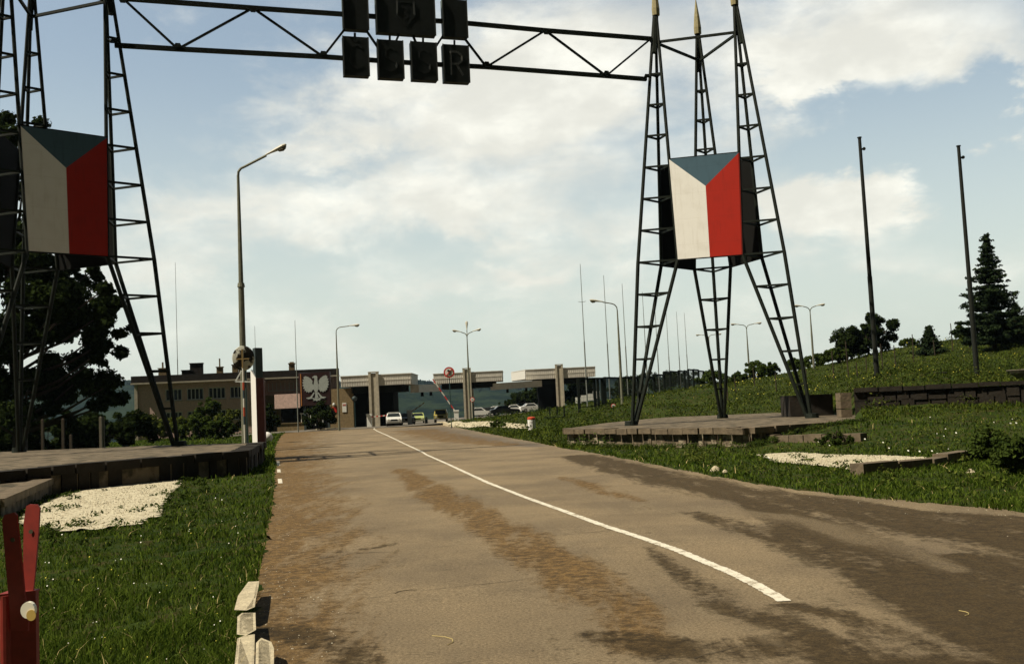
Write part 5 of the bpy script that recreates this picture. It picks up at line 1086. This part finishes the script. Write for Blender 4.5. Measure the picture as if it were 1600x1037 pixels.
# ------------------------------------------------------------------ grass, flowers
def mask_grass(x, y):
    ok = ~inroad(x, y, .02) & ~inpoly(x, y, FC) & ~inpoly(x, y, GL) & ~inpoly(x, y, GR) & ~(inpoly(x, y, IS) & (np.sin(x*2.3)+np.sin(y*1.1) < 1.0)) & ~inpoly(x, y, np.array(PLP)) & ~inpoly(x, y, np.array(PRP))
    return ok & ~inpoly(x, y, np.array([(15.6, 46.2), (24, 42.2), (48, 37), (48, 37.6), (24, 42.8), (15.6, 46.8)])) & ~inpoly(x, y, np.array([(-12.7, 27.5), (-10.2, 20), (-13, 15), (-20, 16), (-22, 24)]))
def blades(name, n, y0, y1, p0, p1, hs, ws, m, seed, keep=1., xcond=None, lean=.95, power=1.):
    g = np.random.default_rng(seed); y = (y0**-power+g.random(n)*(y1**-power-y0**-power))**(-1/power); s = (p0+(p1-p0)*g.random(n)-800)/FPX; x = s*y
    cl = .5+.5*np.sin(x*1.7+np.sin(y*1.3)*2)*np.sin(y*1.1+np.sin(x*.9)*2.); cl = np.clip(cl+.25*np.sin(x*5.1+y*3.7)*np.sin(y*4.3-x*2.9), 0, 1); ok = mask_grass(x, y) & (g.random(n) < .55+.45*cl)
    if xcond is not None: ok &= xcond(x, y)
    x, y = x[ok], y[ok]; k = len(x); z = height(x, y); h = hs*(.3+1.1*g.random(k)**1.5)*(.55+.75*cl[ok]); h = h*np.clip(y/7, .75, 6)**.2; w = ws*np.clip(y/7, .7, 30)*(.6+.8*g.random(k)); a = g.random(k)*6.283; l = lean*h*(g.random(k)+.2); b = g.random(k)*6.283
    dx_, dy_ = np.cos(a)*w/2, np.sin(a)*w/2; lx, ly = np.cos(b)*l, np.sin(b)*l; h = h*(1-.25*(l/(h+1e-6)))
    V = np.stack([np.c_[x-dx_, y-dy_, z-.02], np.c_[x+dx_, y+dy_, z-.02], np.c_[x+dx_*.8+lx*.35, y+dy_*.8+ly*.35, z+h*.6], np.c_[x+lx, y+ly, z+h]], 1)
    V[:, 3] = np.c_[x+lx, y+ly, z+h*.95]; V = np.concatenate([V, np.c_[x-dx_*.8+lx*.35, y-dy_*.8+ly*.35, z+h*.6][:, None]], 1).reshape(-1, 3)
    i5 = np.arange(k)*5; F = np.stack([i5, i5+1, i5+2, i5+4], 1); me = npmesh(name, V, np.concatenate([F, np.stack([i5+4, i5+2, i5+3, i5+3], 1)[:0]]), m, kind='stuff'); T = np.stack([i5+4, i5+2, i5+3], 1)
    bm_v = V; o = me; mesh = bpy.data.meshes.new(name); nF = len(F); loops = np.concatenate([F.ravel(), T.ravel()]); st = np.concatenate([np.arange(nF)*4, nF*4+np.arange(nF)*3]); tot = np.concatenate([np.full(nF, 4), np.full(nF, 3)])
    mesh.vertices.add(len(V)); mesh.vertices.foreach_set('co', V.astype(np.float32).ravel()); mesh.loops.add(len(loops)); mesh.loops.foreach_set('vertex_index', loops.astype(np.int32)); mesh.polygons.add(2*nF); mesh.polygons.foreach_set('loop_start', st.astype(np.int32)); mesh.polygons.foreach_set('loop_total', tot.astype(np.int32)); mesh.update(calc_edges=True); mesh.materials.append(m); o.data = mesh
blades('grass', 210000, 2.3, 36, -150, 470, .085, .0075, M['blade'], 201, xcond=lambda x, y: x < xl(y)+.03)
blades('grass', 60000, 5, 50, 1700, 3000, .10, .008, M['blade'], 207, xcond=lambda x, y: x > xr(y)-.05)
blades('grass', 120000, 8, 50, 820, 1750, .10, .008, M['blade'], 202, xcond=lambda x, y: x > xr(y)-.05)
blades('grass', 120000, 42, 125, 640, 1750, .13, .007, M['bladefar'], 203, xcond=lambda x, y: x > xr(np.minimum(y, YEND))-.1, power=.5)
blades('grass', 50000, 34, 110, -100, 470, .14, .009, M['blade'], 204, xcond=lambda x, y: x < xl(np.minimum(y, YEND)), power=.6)
# straw-like dry stalks and ragged edge growth along the road edges
def flowers(name, n, y0, y1, p0, p1, s_, m, seed, cond, hh=.12):
    g = np.random.default_rng(seed); y = 1/(1/y0+g.random(n)*(1/y1-1/y0)); x = ((p0+(p1-p0)*g.random(n))-800)/FPX*y; ok = mask_grass(x, y) & cond(x, y); x, y = x[ok], y[ok]; k = len(x); z = height(x, y)+hh*(.5+g.random(k))*np.clip(y/12, .8, 3); s = s_*np.clip(y/10, .6, 12)*(.6+.8*g.random(k))
    t = np.linspace(0, 2*pi, 6, endpoint=False); V = np.stack([np.c_[x+np.cos(q)*s, y+np.sin(q)*s*.8, z+np.sin(q)*s*.7] for q in t], 1).reshape(-1, 3); npmesh(name, V, np.arange(6*k).reshape(k, 6), m, kind='stuff')
flowers('daisies', 200, 2.6, 22, 40, 440, .0055, M['flowerw'], 301, lambda x, y: x < xl(y)-.2)
flowers('daisies', 200, 18, 40, 1150, 1620, .008, M['flowerw'], 302, lambda x, y: (y > 24) & (x > xr(y)+3) & (np.sin(x*1.9)+np.sin(y*.8) > .2), .07)
flowers('yellow_flowers', 520, 50, 110, 1000, 1650, .0045, M['flowery'], 303, lambda x, y: (np.sin(x*.35)+np.sin(y*.22+x*.1) > .1), .12)
flowers('yellow_flowers', 120, 3, 20, 60, 440, .005, M['flowery'], 304, lambda x, y: x < xl(y)-.2)
def crack(pts, w, sd):
    g = random.Random(sd); P = rp(*pts); o = []
    for a, b in zip(P[:-1], P[1:]):
        n_ = max(3, int((b-a).length/.12)); d = (b-a).normalized(); nn = Vector((d.y, -d.x, 0))
        for i in range(n_): o.append(a.lerp(b, i/n_)+nn*g.uniform(-.05, .05))
    mb = MB(); vs = []
    for p in o: ww = w*g.uniform(.15, 1.); vs += [(p.x, p.y-ww, zr(p.y)+.0045), (p.x+ww*.3, p.y+ww, zr(p.y)+.0045)]
    mb.add(vs, [(2*i, 2*i+1, 2*i+3, 2*i+2) for i in range(len(o)-1)]); mb.build('road_crack', M['soil'], kind='structure')
crack([(500, 872), (560, 864), (620, 862), (700, 853), (790, 846)], .012, 1); crack([(570, 934), (660, 922), (740, 914), (850, 902), (950, 896)], .009, 2); crack([(880, 836), (930, 831), (985, 826)], .012, 3)
crack([(1090, 1030), (1150, 1012), (1260, 1008)], .006, 4); crack([(640, 772), (700, 768), (800, 762)], .012, 5); crack([(1230, 870), (1320, 862), (1450, 870)], .008, 6)
def pebbles(name, poly, n, s0, m, seed):
    g = np.random.default_rng(seed); a, b = poly.min(0), poly.max(0); x = a[0]+(b[0]-a[0])*g.random(n); y = a[1]+(b[1]-a[1])*g.random(n); ok = inpoly(x, y, poly); x, y = x[ok], y[ok]; k = len(x); z = height(x, y)+.04; s = s0*(.4+g.random(k)**2)
    T = np.array([(1, 0, 0), (0, 1, .1), (-1, 0, 0), (0, -1, .1), (.1, 0, .8), (0, 0, -.6)]); V = (np.c_[x, y, z][:, None]+(T[None]+g.normal(size=(k, 6, 3))*.2)*s[:, None, None]).reshape(-1, 3); i6 = np.arange(k)[:, None]*6
    npmesh(name, V, np.concatenate([i6+list(f) for f in ((0, 1, 4), (1, 2, 4), (2, 3, 4), (3, 0, 4), (1, 0, 5), (2, 1, 5), (3, 2, 5), (0, 3, 5))]), m, kind='stuff')
pebbles('gravel_stones', GL, 26000, .022, M['gravel'], 1); pebbles('gravel_stones', GR, 9000, .028, M['gravel'], 2); pebbles('gravel_stones', IS, 2500, .10, M['gravel'], 3)
def weeds(name, k, y0, y1, p0, p1, hR, lf, m, seed, cond, per=26):
    g = np.random.default_rng(seed); y = 1/(1/y0+g.random(k)*(1/y1-1/y0)); x = (p0+(p1-p0)*g.random(k)-800)/FPX*y; ok = mask_grass(x, y) & cond(x, y); x, y = x[ok], y[ok]; z = height(x, y); R_ = hR*(.4+g.random(len(x)))*np.clip(y/20, .6, 2.2); C = np.c_[x, y, z+R_*.5]
    V, F = leaves(C, R_, len(x)*per, lf, .5, seed, .2); npmesh(name, V, F, m, kind='stuff')
weeds('weeds', 260, 14, 34, 20, 320, .09, .03, M['leafmid'], 15, lambda x, y: np.ones(len(x), bool), 26)
weeds('weeds', 500, 2.6, 30, -100, 440, .07, .016, M['leafmid'], 11, lambda x, y: x < xl(y)-.1, 22)
weeds('weeds', 500, 11, 45, 860, 1700, .16, .035, M['leafbush'], 12, lambda x, y: x > xr(y)+.5, 26)
weeds('weeds', 900, 45, 115, 700, 1700, .22, .06, M['leafmid'], 13, lambda x, y: x > xr(np.minimum(y, YEND))+.6, 30)
weeds('weeds', 500, 45, 115, 900, 1700, .22, .06, M['leafbush'], 14, lambda x, y: x > xr(np.minimum(y, YEND))+.6, 24)
blades('dry_grass', 9000, 2.3, 60, -150, 1750, .14, .004, M['straw'], 205, xcond=lambda x, y: (x < xl(y)) | (x > xr(np.minimum(y, YEND))), lean=1.4)
blades('dry_grass', 9000, 2.5, 60, 300, 1750, .06, .004, M['straw'], 206, xcond=lambda x, y: (np.abs(x-xl(y)) < .25) | (np.abs(x-xr(np.minimum(y, YEND))) < .45), lean=1.6)
g = np.random.default_rng(77); Cg = []
for poly_, k_ in ((GL, 26), (GR, 16)):
    for i in range(k_):
        e = poly_[g.integers(len(poly_))]; c_ = poly_.mean(0); t_ = g.random()**.5*1.02; q_ = c_+(e-c_)*t_+g.normal(size=2)*.15; Cg.append((q_[0], q_[1], gz(q_[0], q_[1])+.05))
Cg = np.array(Cg)
for a_, b_, k_ in (((2.3, 48.8), (8.8, 38.0), 70), ((8.9, 38.0), (14.8, 42.0), 60)):
    for i in range(k_): t_ = g.random(); Cg = np.vstack([Cg, [a_[0]+(b_[0]-a_[0])*t_+g.normal()*.12-.1, a_[1]+(b_[1]-a_[1])*t_-.35+g.normal()*.15, gz(a_[0]+(b_[0]-a_[0])*t_, a_[1]+(b_[1]-a_[1])*t_-.35)+.12]])
V, F = leaves(Cg, .08+.20*g.random(len(Cg)), 9500, .03, .3, 6, .2); npmesh('weeds', V, F, M['leafmid'], kind='stuff')
# loose grit on the road shoulders
g = np.random.default_rng(5); n = 1500; y = 1/(1/3+g.random(n)*(1/20-1/3)); side = g.random(n) < .6; x = np.where(side, xl(y)+np.abs(g.normal(size=n))*.35, xr(y)-np.abs(g.normal(size=n))*.6); s = .003+.007*g.random(n)**3; z = zrv(y)
T = np.array([(1, 0, 0), (-.5, .87, 0), (-.5, -.87, 0), (0, 0, .9)]); V = (np.c_[x, y, z][:, None]+T[None]*s[:, None, None]).reshape(-1, 3); i4 = np.arange(n)[:, None]*4
npmesh('road_grit', V, np.concatenate([i4+[0, 1, 3], i4+[1, 2, 3], i4+[2, 0, 3]]), M['concrete'], kind='stuff')
# twigs and straws lying on the asphalt
for px, py, ln, a, m, lab in ((1508, 962, .16, .3, 'straw', 'yellow straw lying on the dark patch at lower right'), (700, 1008, .32, .9, 'straw', 'long bent straw on the road at the bottom centre'), (652, 922, .22, 2.6, 'trunk', 'thin dark curved twig on the road left of the brown streak')):
    p = onroad(px, py); k = MB(); k.path([Vector((cos(a+t*1.1)*ln*t, sin(a+t*1.1)*ln*t, .005)) for t in (0, .25, .5, .75, 1)], .0028, 5); o = k.build('twig', M[m], label=lab, cat='twig'); o.location = p

# ------------------------------------------------------------------ air
hz = MB(); hz.box(-2700, -60, -140, 2700, 4200, 200); m = bpy.data.materials.new('haze air'); m.use_nodes = True; t = m.node_tree; t.nodes.clear(); v = t.nodes.new('ShaderNodeVolumePrincipled'); v.inputs['Color'].default_value = (.55, .80, 1.0, 1); v.inputs['Density'].default_value = .000055; v.inputs['Anisotropy'].default_value = .2
o_ = t.nodes.new('ShaderNodeOutputMaterial'); t.links.new(v.outputs[0], o_.inputs['Volume']); hz.build('haze', m, kind='stuff')
